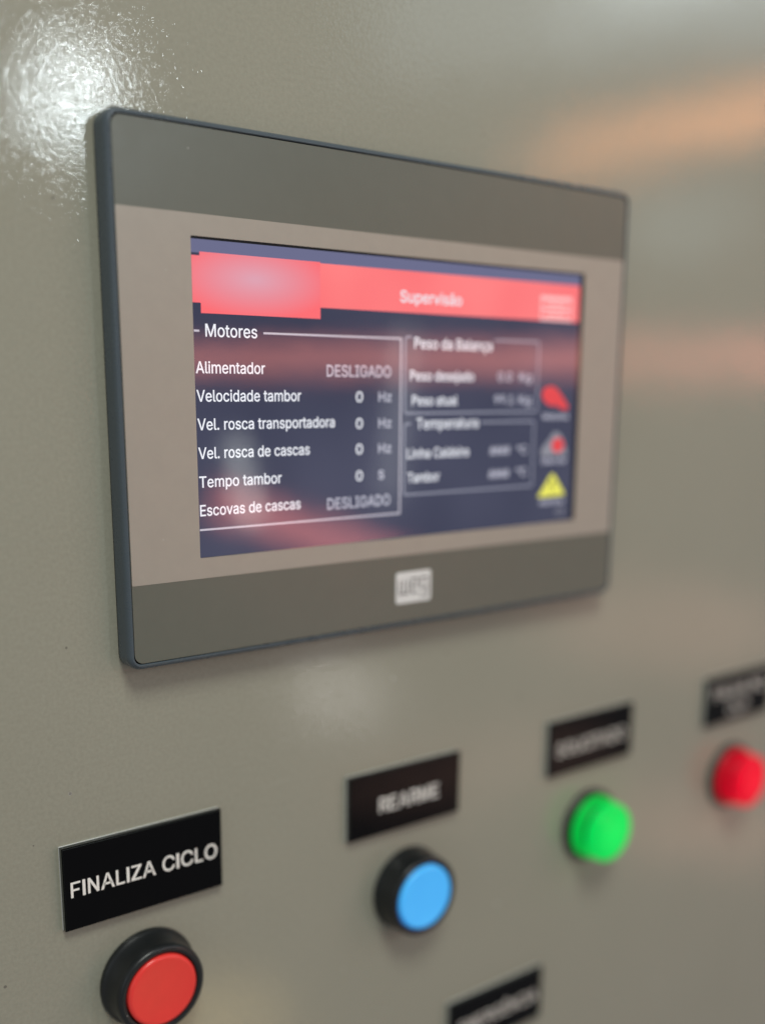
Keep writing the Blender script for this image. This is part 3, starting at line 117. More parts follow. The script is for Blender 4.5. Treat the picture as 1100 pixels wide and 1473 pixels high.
 's': '365|182,-8 157,-7 133,-3 112,3 93,12 76,24 62,38 50,54 41,73 36,94 94,107 101,87 111,72 124,60 141,52 160,47 181,45 206,47 227,53 244,62 258,74 265,88 268,103 266,115 262,126 254,136 243,144 229,150 212,155 149,170 118,180 92,192 72,208 58,227 50,249 47,274 49,295 55,314 65,332 79,347 95,360 115,370 137,378 161,383 187,384 212,383 234,379 254,372 271,363 286,352 299,339 309,324 318,308 324,290 268,277 262,291 254,304 243,316 228,325 210,331 187,333 166,331 147,326 131,317 119,305 111,292 109,277 110,264 115,253 124,243 136,235 152,229 172,223 229,209 261,200 287,187 306,171 320,153 328,131 331,107 329,85 323,65 312,47 298,31 281,18 260,6 236,-2 210,-7|43,45,44 43,46,45 42,46,43 42,47,46 41,47,42 41,48,47 40,48,41 40,49,48 39,49,40 39,50,49 38,50,39 38,60,50 60,51,50 38,61,60 59,51,60 37,61,38 37,62,61 58,51,59 37,63,62 57,51,58 57,52,51 37,64,63 56,52,57 36,64,37 56,53,52 36,65,64 55,53,56 35,65,36 35,66,65 54,53,55 35,67,66 34,67,35 34,68,67 34,69,68 33,69,34 33,70,69 33,71,70 33,72,71 32,72,33 32,73,72 32,74,73 31,74,32 31,75,74 30,75,31 30,76,75 29,76,30 29,77,76 28,77,29 27,77,28 27,78,77 26,78,27 25,78,26 24,78,25 24,79,78 23,79,24 22,79,23 9,11,10 22,80,79 21,80,22 8,11,9 20,80,21 8,12,11 20,81,80 19,81,20 7,12,8 7,13,12 19,82,81 18,82,19 7,14,13 6,14,7 17,82,18 6,15,14 16,82,17 16,83,82 6,16,15 6,83,16 5,83,6 5,84,83 4,84,5 4,85,84 3,85,4 3,86,85 2,86,3 2,87,86 1,87,2 1,0,87',
 't': '227|204,379 204,327 6,327 6,379 65,471 126,471 126,98 127,83 130,70 136,61 144,55 156,51 170,50 175,50 180,50 185,51 191,52 197,53 202,54 213,2 207,0 200,-2 192,-3 184,-3 176,-4 168,-4 138,-1 113,7 92,21 77,41 68,64 65,93|31,5,4 31,6,5 2,0,3 2,1,0 31,7,6 30,7,31 30,8,7 30,9,8 29,9,30 29,10,9 29,11,10 17,19,18 16,19,17 15,19,16 29,12,11 14,19,15 13,19,14 12,19,13 29,19,12 28,19,29 27,19,28 26,19,27 26,20,19 26,21,20 25,21,26 25,22,21 25,23,22 25,24,23',
 'u': '410|182,-5 158,-3 135,2 115,11 97,23 82,39 69,59 60,82 54,109 53,139 53,379 114,379 114,144 116,117 124,94 137,75 154,61 175,53 200,50 218,51 234,55 249,62 263,71 274,83 283,97 290,113 295,132 296,153 296,379 357,379 357,0 298,0 298,92 307,92 294,60 277,35 257,17 234,5 209,-3|9,11,10 9,12,11 27,29,28 27,30,29 26,30,27 9,13,12 8,13,9 25,33,26 33,30,26 8,14,13 24,33,25 7,14,8 23,32,24 32,33,24 7,15,14 23,34,32 34,31,32 34,30,33 22,34,23 6,15,7 6,16,15 21,34,22 20,34,21 6,17,16 20,35,34 31,30,34 5,17,6 19,35,20 5,18,17 18,35,19 5,35,18 4,35,5 4,36,35 3,36,4 3,37,36 2,37,3 2,38,37 1,38,2 1,0,38',
 'v': '389|163,0 17,379 84,379 165,155 173,132 180,110 187,87 193,64 199,42 206,21 184,21 191,42 197,64 203,87 209,110 216,132 224,155 305,379 371,379 226,0|0,2,1 0,3,2 16,18,17 16,19,18 0,4,3 15,19,16 0,5,4 14,19,15 0,6,5 13,19,14 0,7,6 12,19,13 11,8,12 8,19,12 0,11,7 11,8,7 0,10,11 9,19,8 0,9,10 0,19,9',
 'z': '380|42,0 42,46 254,320 254,323 48,323 48,379 333,379 333,331 126,60 126,56 339,56 339,0|4,6,5 4,7,6 4,3,7 3,2,7 2,8,7 1,8,2 1,9,8 1,10,9 1,11,10 0,11,1',
 '°': '316|158,283 138,285 119,290 101,298 84,310 70,324 59,340 50,358 45,377 43,397 45,418 50,437 59,455 70,472 84,486 101,497 119,506 138,511 158,513 179,511 198,506 216,497 232,486 246,472 257,455 266,437 271,418 273,397 271,377 266,358 257,340 246,324 232,310 216,298 198,290 179,285 158,334 170,335 180,338 190,343 199,349 207,357 213,366 218,376 221,386 222,397 221,409 218,420 213,430 207,439 199,446 190,453 180,458 170,461 158,462 147,461 136,458 126,453 117,446 109,439 103,430 98,420 96,409 95,397 96,386 98,376 103,366 109,357 117,349 126,343 136,338 147,335|17,19,18 16,19,17 16,20,19 15,20,16 15,21,20 14,21,15 14,22,21 13,22,14 13,23,22 12,23,13 12,54,23 54,24,23 12,55,54 53,24,54 52,24,53 12,56,55 51,24,52 12,57,56 11,57,12 51,25,24 11,58,57 50,25,51 11,59,58 49,25,50 11,60,59 48,25,49 10,60,11 48,26,25 10,61,60 47,26,48 10,62,61 46,26,47 9,62,10 46,27,26 9,63,62 45,27,46 8,63,9 8,64,63 44,27,45 44,28,27 8,65,64 43,28,44 43,29,28 7,65,8 7,66,65 42,29,43 7,67,66 41,29,42 41,30,29 6,67,7 6,68,67 40,30,41 6,69,68 39,30,40 6,70,69 38,30,39 5,70,6 38,31,30 5,71,70 37,31,38 5,36,71 36,31,37 5,31,36 4,31,5 4,32,31 3,32,4 3,33,32 2,33,3 2,34,33 1,34,2 1,35,34 0,35,1',
 'Ê': '419|169,565 109,565 109,567 189,659 247,659 327,567 327,565 266,565 218,624 60,0 60,509 372,509 372,452 125,452 125,286 355,286 355,229 125,229 125,57 375,57 375,0|9,13,10 13,11,10 13,12,11 9,14,13 9,17,14 17,15,14 17,16,15 9,18,17 9,19,18 9,20,19 2,4,3 2,8,4 8,5,4 2,0,8 7,5,8 1,0,2 7,6,5',
 'ã': '389|234,446 226,447 217,448 209,450 201,453 194,457 186,460 179,464 173,467 166,470 161,473 156,474 151,475 145,474 141,471 138,466 135,460 134,454 133,448 90,448 92,467 97,484 104,498 115,509 128,516 145,518 154,518 162,516 170,514 177,511 184,508 191,504 197,500 204,497 210,494 216,491 222,490 227,490 233,490 237,492 240,496 243,501 245,508 247,517 288,517 286,497 281,480 273,466 263,455 249,448 160,-9 137,-7 115,-3 94,5 76,15 60,29 48,45 38,63 32,84 30,108 32,128 36,146 43,161 53,174 64,184 78,193 92,200 108,206 125,211 143,214 161,217 178,220 200,223 218,225 234,227 247,229 257,231 265,235 271,240 274,246 276,255 276,257 275,272 272,285 267,297 260,307 251,315 240,322 227,327 212,330 196,331 178,330 163,327 149,322 137,316 127,309 118,301 110,292 104,283 100,274 41,291 51,313 64,331 79,346 95,358 114,368 133,375 153,380 173,383 194,384 208,384 223,382 239,379 255,375 271,369 286,360 300,350 312,336 322,320 330,301 335,278 337,251 337,0 277,0 277,52 272,52 267,43 260,34 252,25 242,16 229,8 215,1 199,-4 181,-7 170,45 192,47 211,51 228,59 242,68 254,80 263,93 270,108 274,122 276,138 276,190 272,187 267,184 259,182 251,180 241,178 231,176 221,174 210,173 200,171 191,170 182,169 175,168 161,166 147,163 134,159 122,153 112,147 103,139 97,130 93,118 92,105 93,93 96,82 102,72 109,64 119,57 130,52 142,48 156,46|108,110,109 108,111,110 107,111,108 107,112,111 106,112,107 106,113,112 105,113,106 105,114,113 105,115,114 104,115,105 104,116,115 103,116,104 103,117,116 102,117,103 102,90,117 90,89,117 89,118,117 101,91,102 91,90,102 101,92,91 88,118,89 101,93,92 87,118,88 101,94,93 86,118,87 86,119,118 101,95,94 85,119,86 100,95,101 100,96,95 84,119,85 84,120,119 100,97,96 83,120,84 100,98,97 99,98,100 82,120,83 82,121,120 81,121,82 80,121,81 79,121,80 79,122,121 78,122,79 77,122,78 76,144,77 144,122,77 75,144,76 74,144,75 73,144,74 72,144,73 71,144,72 70,144,71 69,144,70 68,144,69 67,144,68 66,144,67 65,144,66 64,144,65 64,145,144 143,122,144 64,146,145 64,147,146 63,147,64 63,148,147 63,149,148 63,150,149 63,151,150 63,152,151 62,152,63 62,153,152 62,154,153 62,155,154 62,156,155 62,157,156 62,158,157 62,159,158 61,159,62 61,160,159 61,161,160 61,162,161 60,162,61 60,163,162 142,122,143 60,164,163 59,164,60 141,122,142 59,165,164 58,165,59 140,122,141 58,166,165 139,122,140 58,167,166 57,167,58 57,168,167 138,124,139 124,122,139 57,169,168 137,124,138 57,170,169 56,170,57 136,125,137 125,124,137 56,171,170 56,172,171 136,126,125 123,122,124 135,126,136 56,173,172 134,126,135 56,134,173 56,126,134 55,126,56 55,127,126 55,128,127 54,128,55 54,129,128 54,130,129 53,130,54 53,131,130 52,131,53 52,132,131 51,132,52 51,133,132 50,133,51 24,26,25 24,27,26 42,44,43 42,45,44 24,28,27 23,28,24 23,29,28 23,30,29 22,30,23 41,45,42 22,31,30 22,32,31 40,45,41 22,33,32 21,33,22 40,46,45 21,34,33 39,46,40 21,35,34 38,46,39 21,36,35 37,46,38 21,37,36 21,46,37 20,12,21 12,46,21 12,47,46 20,13,12 11,47,12 10,47,11 20,14,13 9,47,10 20,15,14 8,47,9 7,47,8 19,15,20 19,16,15 7,48,47 6,48,7 5,48,6 19,17,16 4,48,5 4,49,48 19,18,17 3,49,4 2,49,3 2,0,49 1,0,2',
 'ç': '396|207,-8 174,-5 144,3 117,16 93,35 72,58 56,85 44,116 37,150 34,187 37,225 44,260 56,291 72,318 93,341 117,360 144,374 174,382 207,384 226,384 243,381 260,377 276,371 291,364 305,356 318,346 330,335 340,322 349,308 356,293 362,277 303,262 300,272 295,281 290,289 284,297 278,304 270,311 261,316 252,321 242,325 231,328 220,329 207,330 184,328 163,321 145,310 130,296 118,278 108,258 102,236 98,212 96,187 98,163 102,139 108,117 118,97 130,80 145,66 163,55 184,49 207,46 220,47 232,49 243,52 253,55 262,60 271,66 279,73 285,80 292,89 297,98 301,107 304,117 363,102 357,86 350,70 341,56 331,43 319,32 306,21 292,12 277,5 261,-1 244,-5 226,-7 169,-143 169,-107 210,-107 221,-106 230,-105 236,-102 240,-98 242,-92 243,-84 242,-77 240,-71 236,-67 230,-64 221,-63 210,-62 182,-62 192,16 224,16 224,0 224,-29 244,-32 261,-36 273,-44 282,-54 287,-68 289,-85 287,-103 280,-118 270,-129 254,-136 234,-141 210,-143|17,19,18 17,20,19 16,20,17 16,21,20 16,22,21 15,22,16 15,23,22 15,24,23 14,24,15 14,25,24 14,26,25 13,43,14 43,26,14 43,42,26 42,27,26 13,44,43 41,27,42 13,45,44 40,27,41 39,27,40 39,28,27 13,46,45 38,28,39 12,46,13 37,28,38 36,28,37 12,47,46 36,29,28 35,29,36 34,29,35 12,48,47 34,30,29 11,48,12 33,30,34 32,30,33 11,49,48 32,31,30 10,49,11 10,50,49 10,51,50 9,51,10 9,52,51 8,52,9 8,53,52 8,54,53 7,54,8 7,55,54 7,56,55 72,74,73 6,56,7 71,74,72 71,75,74 70,75,71 6,57,56 69,75,70 69,76,75 5,57,6 5,58,57 68,76,69 67,76,68 67,77,76 66,77,67 5,59,58 65,77,66 4,59,5 65,78,77 64,78,65 4,60,59 63,78,64 62,78,63 4,61,60 61,78,62 4,78,61 4,79,78 3,79,4 3,80,79 3,102,80 102,103,80 103,81,80 2,102,3 2,1,102 1,101,102 104,81,103 104,82,81 104,83,82 105,85,104 85,83,104 85,84,83 101,0,1 0,105,85 101,105,0 101,106,105 101,107,106 101,108,107 101,109,108 101,100,109 100,99,109 99,110,109 98,110,99 97,110,98 96,110,97 96,111,110 95,111,96 94,111,95 93,111,94 93,112,111 92,112,93 91,112,92 90,112,91 90,113,112 89,113,90 88,113,89 86,88,87 86,113,88 86,114,113 86,115,114 86,116,115 86,117,116',
}

# ------------------------------------------------------------------ materials
def mat(name, col=(0.5, 0.5, 0.5), rough=0.5, spec=0.5, emit=None, estr=0.0):
    m = bpy.data.materials.new(name); m.use_nodes = True
    b = m.node_tree.nodes['Principled BSDF']
    b.inputs['Base Color'].default_value = (*col, 1)
    b.inputs['Roughness'].default_value = rough
    b.inputs['Specular IOR Level'].default_value = spec
    if emit:
        b.inputs['Emission Color'].default_value = (*emit, 1)
        b.inputs['Emission Strength'].default_value = estr
    return m

def srgb(r, g, b):
    f = lambda c: (c / 255 / 12.92) if c / 255 <= 0.04045 else ((c / 255 + 0.055) / 1.055) ** 2.4
    return (f(r), f(g), f(b))

class NT:
    def __init__(self, m):
        self.t = m.node_tree; self.b = self.t.nodes['Principled BSDF']
        self.co = self.n('ShaderNodeTexCoord').outputs['Object']
    def n(self, typ, **kw):
        x = self.t.nodes.new(typ)
        for k, v in kw.items(): setattr(x, k, v)
        return x
    def l(self, a, b): self.t.links.new(a, b)
    def noise(self, scale, detail=2, rough=0.5, dist=0.0):
        x = self.n('ShaderNodeTexNoise'); x.inputs['Scale'].default_value = scale
        x.inputs['Detail'].default_value = detail; x.inputs['Roughness'].default_value = rough
        x.inputs['Distortion'].default_value = dist
        self.l(self.co, x.inputs['Vector']); return x.outputs['Fac']
    def ramp(self, src, stops):
        x = self.n('ShaderNodeValToRGB'); cr = x.color_ramp
        while len(cr.elements) < len(stops): cr.elements.new(0.5)
        for e, (p, c) in zip(cr.elements, stops):
            e.position = p; e.color = (*c, 1) if not isinstance(c, (int, float)) else (c, c, c, 1)
        self.l(src, x.inputs['Fac']); return x.outputs['Color']
    def math(self, op, a, b, clamp=False):
        x = self.n('ShaderNodeMath', operation=op); x.use_clamp = clamp
        for i, v in enumerate((a, b)):
            if isinstance(v, (int, float)): x.inputs[i].default_value = v
            else: self.l(v, x.inputs[i])
        return x.outputs[0]
    def mix(self, fac, a, b, mode='MIX'):
        x = self.n('ShaderNodeMix', data_type='RGBA', blend_type=mode)
        for s, v in (('Factor', fac), ('A', a), ('B', b)):
            i = [q for q in x.inputs if q.name == s and (q.type == 'RGBA' or s == 'Factor' and q.type == 'VALUE')][0]
            if isinstance(v, (int, float)): i.default_value = v
            elif isinstance(v, tuple): i.default_value = (*v, 1)
            else: self.l(v, i)
        return [q for q in x.outputs if q.type == 'RGBA'][0]
    def bump(self, h, dist, strength=1.0, prev=None):
        x = self.n('ShaderNodeBump'); x.inputs['Distance'].default_value = dist; x.inputs['Strength'].default_value = strength
        self.l(h, x.inputs['Height'])
        if prev is not None: self.l(prev, x.inputs['Normal'])
        return x.outputs['Normal']

# powder coated steel: orange-peel relief, faint mottling, few flecks of dust and tiny chips
M_paint = mat('powder_coat_grey', rough=0.3)
k = NT(M_paint)
mott = k.noise(9, 4, 0.6)
base = k.ramp(mott, [(0.3, (0.318, 0.312, 0.246)), (0.7, (0.338, 0.330, 0.262))])
fine = k.noise(900, 2, 0.6)
base = k.mix(0.06, base, k.ramp(fine, [(0.3, 0.0), (0.7, 1.0)]), 'OVERLAY')
v = k.n('ShaderNodeTexVoronoi'); v.inputs['Scale'].default_value = 95; k.l(k.co, v.inputs['Vector'])
sp = k.math('LESS_THAN', v.outputs['Distance'], 0.05)
sel = k.n('ShaderNodeSeparateColor'); k.l(v.outputs['Color'], sel.inputs[0])
rare = k.math('GREATER_THAN', sel.outputs[0], 0.90)
fleck = k.math('MULTIPLY', sp, rare)
mpp = k.n('ShaderNodeMapping'); k.l(k.co, mpp.inputs['Vector']); mpp.inputs['Scale'].default_value = (6, 1, 60); mpp.inputs['Rotation'].default_value = (0, 0.35, 0)
scn = k.n('ShaderNodeTexNoise'); scn.inputs['Scale'].default_value = 9; scn.inputs['Detail'].default_value = 3; k.l(mpp.outputs[0], scn.inputs['Vector'])
scuff = k.math('MULTIPLY', k.ramp(scn.outputs['Fac'], [(0.66, 0.0), (0.74, 1.0)]), k.ramp(k.noise(13, 2, 0.5), [(0.5, 0.0), (0.62, 0.22)]))
base = k.mix(scuff, base, (0.46, 0.45, 0.39))
dust = k.mix(k.math('MULTIPLY', fleck, 0.8), base, (0.62, 0.6, 0.55))
rare2 = k.math('GREATER_THAN', sel.outputs[1], 0.95)
chip = k.math('MULTIPLY', k.math('LESS_THAN', v.outputs['Distance'], 0.045), rare2)
col = k.mix(k.math('MULTIPLY', chip, 0.7), dust, (0.11, 0.10, 0.085))
k.l(col, k.b.inputs['Base Color'])
k.b.inputs['Roughness'].default_value = 0.5
k.b.inputs['Specular IOR Level'].default_value = 0.15
peel = k.noise(760, 2.0, 0.55)
peel2 = k.noise(1700, 1.5, 0.5)
wave = k.noise(38, 2, 0.5)
sheet = k.noise(9, 2, 0.5)
n0 = k.bump(sheet, 0.00045, 1.0)
n1 = k.bump(wave, 0.00005, 1.0, n0)
n2 = k.bump(peel, 0.000042, 1.0, n1)
n3 = k.bump(peel2, 0.000022, 1.0, n2)
n4 = k.bump(fleck, 0.0002, 0.5, n3)
k.l(n4, k.b.inputs['Normal'])
k.b.inputs['Coat Weight'].default_value = 0.66
k.l(k.ramp(k.noise(24, 4, 0.65), [(0.35, 0.028), (0.75, 0.055)]), k.b.inputs['Coat Roughness'])   # hand smears in the gloss
k.l(n4, k.b.inputs['Coat Normal'])

def plastic(name, col, rough, dirt=0.025, bumps=0.00002, scale=1500, spec=0.5, dust=0.0):
    m = mat(name, col, rough, spec); q = NT(m)
    n = q.noise(160, 4, 0.6)
    c2 = tuple(min(1, x * (1 + dirt)) for x in col); c1 = tuple(x * (1 - dirt) for x in col)
    q.l(q.ramp(n, [(0.3, c1), (0.7, c2)]), q.b.inputs['Base Color'])
    r = q.ramp(q.noise(90, 5, 0.65), [(0.3, max(0.02, rough - 0.03)), (0.7, min(1, rough + 0.03))])
    q.l(r, q.b.inputs['Roughness'])
    q.l(q.bump(q.noise(scale, 2, 0.5), bumps, 0.6), q.b.inputs['Normal'])
    if dust:
        v = q.n('ShaderNodeTexVoronoi'); v.inputs['Scale'].default_value = 260; q.l(q.co, v.inputs['Vector'])
        sel = q.n('ShaderNodeSeparateColor'); q.l(v.outputs['Color'], sel.inputs[0])
        f = q.math('MULTIPLY', q.math('LESS_THAN', v.outputs['Distance'], 0.07), q.math('GREATER_THAN', sel.outputs[0], 1 - dust))
        src = q.b.inputs['Base Color'].links[0].from_socket
        q.l(q.mix(q.math('MULTIPLY', f, 0.6), src, (0.45, 0.44, 0.41)), q.b.inputs['Base Color'])
    return m
M_frame = plastic('bezel_plastic', (0.075, 0.096, 0.112), 0.28)
M_gasket = plastic('gasket_rubber', (0.012, 0.012, 0.012), 0.7)
M_film_dark = plastic('film_dark_grey', (0.130, 0.138, 0.110), 0.34, spec=0.5, dust=0.012)
M_film_light = plastic('film_light_grey', (0.385, 0.345, 0.292), 0.34, spec=0.5, dust=0.012)
M_black = plastic('black_acrylic', (0.002, 0.002, 0.0025), 0.10, bumps=0.000004, scale=500, spec=0.14, dust=0.05)
M_edge = plastic('acrylic_cut_edge', (0.03, 0.034, 0.033), 0.30)
M_core_arris = plastic('white_core_lit_arris', (0.72, 0.73, 0.71), 0.3)  # white core; also painted on the plates' top bevel as a highlight
M_ink = mat('white_engraving', (0.92, 0.90, 0.84), 0.6)
M_ink2 = mat('dull_engraving', (0.74, 0.71, 0.65), 0.6)
M_collar = plastic('collar_black_plastic', (0.010, 0.012, 0.013), 0.33, dust=0.05)
M_redcap = plastic('red_button_cap', (0.92, 0.050, 0.040), 0.30)
M_bluecap = plastic('blue_button_cap', (0.10, 0.60, 1.0), 0.30)
for c_, (ec, es) in ((M_bluecap, ((0.0, 0.16, 0.75), 0.42)),):   # glow added to raise the cap's brightness, assumed lit inside
    c_.node_tree.nodes['Principled BSDF'].inputs['Emission Color'].default_value = (*ec, 1)
    c_.node_tree.nodes['Principled BSDF'].inputs['Emission Strength'].default_value = es
M_badge = plastic('badge_silver', (0.78, 0.79, 0.77), 0.35)
M_badge_ink = mat('badge_grey_ink', (0.09, 0.09, 0.09), 0.4)

def screen_mat(name, rgb, strength=1.0):
    m = mat(name, (0.004, 0.004, 0.006), 0.055, 0.5, rgb, strength)
    q = NT(m)
    q.l(q.bump(q.noise(40, 2, 0.5), 0.0001, 0.5), q.b.inputs['Normal'])
    return m
M_glass = plastic('display_black_glass', (0.008, 0.008, 0.010), 0.10, bumps=0.000004)
M_lcd = screen_mat('lcd_navy', srgb(62, 64, 86))
M_status = screen_mat('lcd_status_blue', srgb(104, 106, 138))
# navy page tone varied at random
q = NT(M_lcd); g = q.noise(14, 2, 0.5)
q.l(q.ramp(g, [(0.3, srgb(46, 50, 72)), (0.7, srgb(74, 76, 97))]), q.b.inputs['Emission Color'])
M_hdr = screen_mat('lcd_red', srgb(255, 134, 134))
q = NT(M_hdr)
q.l(q.ramp(q.noise(16, 2, 0.5), [(0.35, srgb(250, 110, 114)), (0.62, srgb(255, 132, 132))]), q.b.inputs['Emission Color'])
M_white = screen_mat('lcd_white', srgb(238, 240, 248))
M_grey = screen_mat('lcd_grey', srgb(190, 190, 205))
M_line = screen_mat('lcd_outline', srgb(196, 192, 204))
M_dimline = screen_mat('lcd_outline_dim', srgb(140, 142, 158))
M_pink = screen_mat('lcd_pink', srgb(255, 190, 190))
M_ired = screen_mat('lcd_icon_red', srgb(226, 70, 74))
M_igrey = screen_mat('lcd_icon_grey', srgb(140, 140, 150))
M_iyel = screen_mat('lcd_icon_yellow', srgb(236, 232, 96))
M_idark = screen_mat('lcd_icon_dark', srgb(60, 60, 50))
M_logo = screen_mat('lcd_logo_patch', srgb(236, 120, 130))
q = NT(M_logo)
mp = q.n('ShaderNodeMapping'); q.l(q.co, mp.inputs['Vector'])
mp.inputs['Location'].default_value = (0.057 / 0.027, 0, -0.034 / 0.0105)
mp.inputs['Scale'].default_value = (1 / 0.027, 0, 1 / 0.0105)
gr = q.n('ShaderNodeTexGradient', gradient_type='SPHERICAL'); q.l(mp.outputs[0], gr.inputs[0])
q.l(q.ramp(gr.outputs['Fac'], [(0.0, srgb(252, 108, 114)), (0.5, srgb(234, 138, 150)), (0.95, srgb(222, 160, 176))]), q.b.inputs['Emission Color'])

# ------------------------------------------------------------------ mesh helpers
def link(name, bm, material, parent=None, smooth=False, bevel=None):
    me = bpy.data.meshes.new(name)
    bmesh.ops.recalc_face_normals(bm, faces=bm.faces)
    for v in bm.verts: v.co *= S
    bm.to_mesh(me); bm.free()
    if material: me.materials.append(material)
    o = bpy.data.objects.new(name, me); sc.collection.objects.link(o)
    if parent is not None: o.parent = parent
    if smooth:
        for p in me.polygons: p.use_smooth = True
        me.set_sharp_from_angle(angle=math.radians(smooth if smooth is not True else 40))
    if bevel:
        b = o.modifiers.new('bevel', 'BEVEL'); b.width = bevel * S; b.segments = 3; b.limit_method = 'ANGLE'
    return o

def tag(o, label, cat, group=None):
    o['label'] = label; o['category'] = cat
    if group: o['group'] = group
    return o

def empty(name, x, z):
    o = bpy.data.objects.new(name, None); sc.collection.objects.link(o)
    o.location = (x * S, 0, z * S); o.empty_display_size = 0.01
    return o

def rrect(x0, x1, z0, z1, r, n=6):
    pts = []
    for cx, cz, a0 in ((x1 - r, z1 - r, 0), (x0 + r, z1 - r, 90), (x0 + r, z0 + r, 180), (x1 - r, z0 + r, 270)):
        for i in range(n + 1):
            a = math.radians(a0 + 90 * i / n)
            pts.append((cx + r * math.cos(a), cz + r * math.sin(a)))
    return pts

def loft(bm, loops, cap_last=False, cap_first=False):
    L = [[bm.verts.new((x, y, z)) for (x, z) in pts] for pts, y in loops]
    for a, b in zip(L, L[1:]):
        n = len(a)
        for i in range(n): bm.faces.new((a[i], a[(i + 1) % n], b[(i + 1) % n], b[i]))
    if cap_last: bm.faces.new(L[-1])
    if cap_first: bm.faces.new(L[0])
    return L

def slab(bm, pts, y0, y1):
    loft(bm, [(pts, y0), (pts, y1)], True, True)

def lathe(bm, prof, n=72, cap=True, flute=0.0):
    """prof: (radius, y) from the wall outwards, centred on the origin"""
    L = []
    for r, y in prof:
        rr = [r * (1 + flute * math.cos(2 * math.pi * i / 4)) for i in range(n)]
        L.append([bm.verts.new((rr[i] * math.cos(2 * math.pi * i / n), y, rr[i] * math.sin(2 * math.pi * i / n))) for i in range(n)])
    for a, b in zip(L, L[1:]):
        for i in range(n): bm.faces.new((a[i], a[(i + 1) % n], b[(i + 1) % n], b[i]))
    if cap: bm.faces.new(L[-1])

def flat(bm, pts, y):
    bm.faces.new([bm.verts.new((x, y, z)) for x, z in pts])

def glyph(ch):
    a, V, F = GLYPHS[ch].split('|')
    V = [tuple(int(t) / 1000 for t in s.split(',')) for s in V.split()]
    F = [[int(t) for t in s.split(',')] for s in F.split()]
    return int(a) / 1000, V, F

def straight(ch, w=0.080, H=0.509):
    """plain engraved capitals with straight strokes, one clean outline each"""
    v = w * 0.86
    if ch == 'I': return 0.155, [(0.04, 0), (0.04 + w, 0), (0.04 + w, H), (0.04, H)]
    if ch == 'L': return 0.36, [(0.04, 0), (0.34, 0), (0.34, v), (0.04 + w, v), (0.04 + w, H), (0.04, H)]
    if ch == 'F': return 0.38, [(0.04, 0), (0.04 + w, 0), (0.04 + w, 0.21), (0.32, 0.21), (0.32, 0.21 + v), (0.04 + w, 0.21 + v), (0.04 + w, H - v), (0.36, H - v), (0.36, H), (0.04, H)]
    if ch == 'E': return 0.42, [(0.04, 0), (0.39, 0), (0.39, v), (0.04 + w, v), (0.04 + w, 0.225), (0.36, 0.225), (0.36, 0.225 + v), (0.04 + w, 0.225 + v), (0.04 + w, H - v), (0.38, H - v), (0.38, H), (0.04, H)]
    if ch == 'T': return 0.40, [(0.165, 0), (0.165 + w, 0), (0.165 + w, H - v), (0.39, H - v), (0.39, H), (0.015, H), (0.015, H - v), (0.165, H - v)]
    if ch == 'H': return 0.45, [(0.04, 0), (0.04 + w, 0), (0.04 + w, 0.225), (0.41 - w, 0.225), (0.41 - w, 0), (0.41, 0), (0.41, H), (0.41 - w, H), (0.41 - w, 0.225 + v), (0.04 + w, 0.225 + v), (0.04 + w, H), (0.04, H)]
    if ch == 'N': return 0.45, [(0.04, 0), (0.04 + w, 0), (0.04 + w, 0.36), (0.41 - w, 0), (0.41, 0), (0.41, H), (0.41 - w, H), (0.41 - w, 0.15), (0.04 + w, H), (0.04, H)]
    if ch == 'M': return 0.53, [(0.04, 0), (0.04 + w, 0), (0.04 + w, 0.38), (0.225, 0), (0.295, 0), (0.48 - w, 0.38), (0.48 - w, 0), (0.48, 0), (0.48, H), (0.48 - w * 1.35, H), (0.26, 0.12), (0.04 + w * 1.35, H), (0.04, H)]
    if ch == 'Z': return 0.40, [(0.02, 0), (0.385, 0), (0.385, v), (0.14, v), (0.38, H - v * 0.9), (0.38, H), (0.035, H), (0.035, H - v), (0.265, H - v), (0.02, v * 0.9)]
    return None

def text_bm(s, x0, x1, z, cap, y, slope=0.0, bold=0.0):
    """text fitted between x0 and x1 on base line z with capital height cap"""
    cx = 0; items = []
    for ch in s:
        if ch == ' ': cx += 0.20; continue
        st = straight(ch) if bold > 0.00065 else None
        if st: items.append((cx, st[1], [list(range(len(st[1])))])); cx += st[0] + 0.012; continue
        a, V, F = glyph(ch); items.append((cx, V, F)); cx += a
    lo = min(c + min(v[0] for v in V) for c, V, F in items); hi = max(c + max(v[0] for v in V) for c, V, F in items)
    sx = (x1 - x0) / (hi - lo); sz = cap / 0.509
    bm = bmesh.new()
    for c, V, F in items:
        vs = [bm.verts.new((x0 + (c + a - lo) * sx, y, z + b * sz + slope * (c + a - lo) * sx)) for a, b in V]
        for f in F:
            try: bm.faces.new([vs[i] for i in f])
            except ValueError: pass
    if bold:
        bmesh.ops.remove_doubles(bm, verts=bm.verts, dist=1e-5)
        keep = set(q_ for f in bm.faces if len(f.verts) > 4 or len(f.verts) == 4 and abs(f.calc_area()) > 0 and False for q_ in f.verts)
        mv = {}
        for e in bm.edges:
            if len(e.link_faces) != 1: continue
            mid = (e.verts[0].co + e.verts[1].co) / 2; d = e.verts[1].co - e.verts[0].co
            nrm = Vector((d.z, 0, -d.x)).normalized()
            if nrm.dot(e.link_faces[0].calc_center_median() - mid) > 0: nrm.negate()
            for v in e.verts: mv.setdefault(v, []).append(nrm)
        for v, ns in mv.items():
            if v in keep: continue
            t = sum(ns, Vector()); k_ = max(t.length_squared / len(ns), 0.4)
            v.co += t / k_ * bold
    return bm

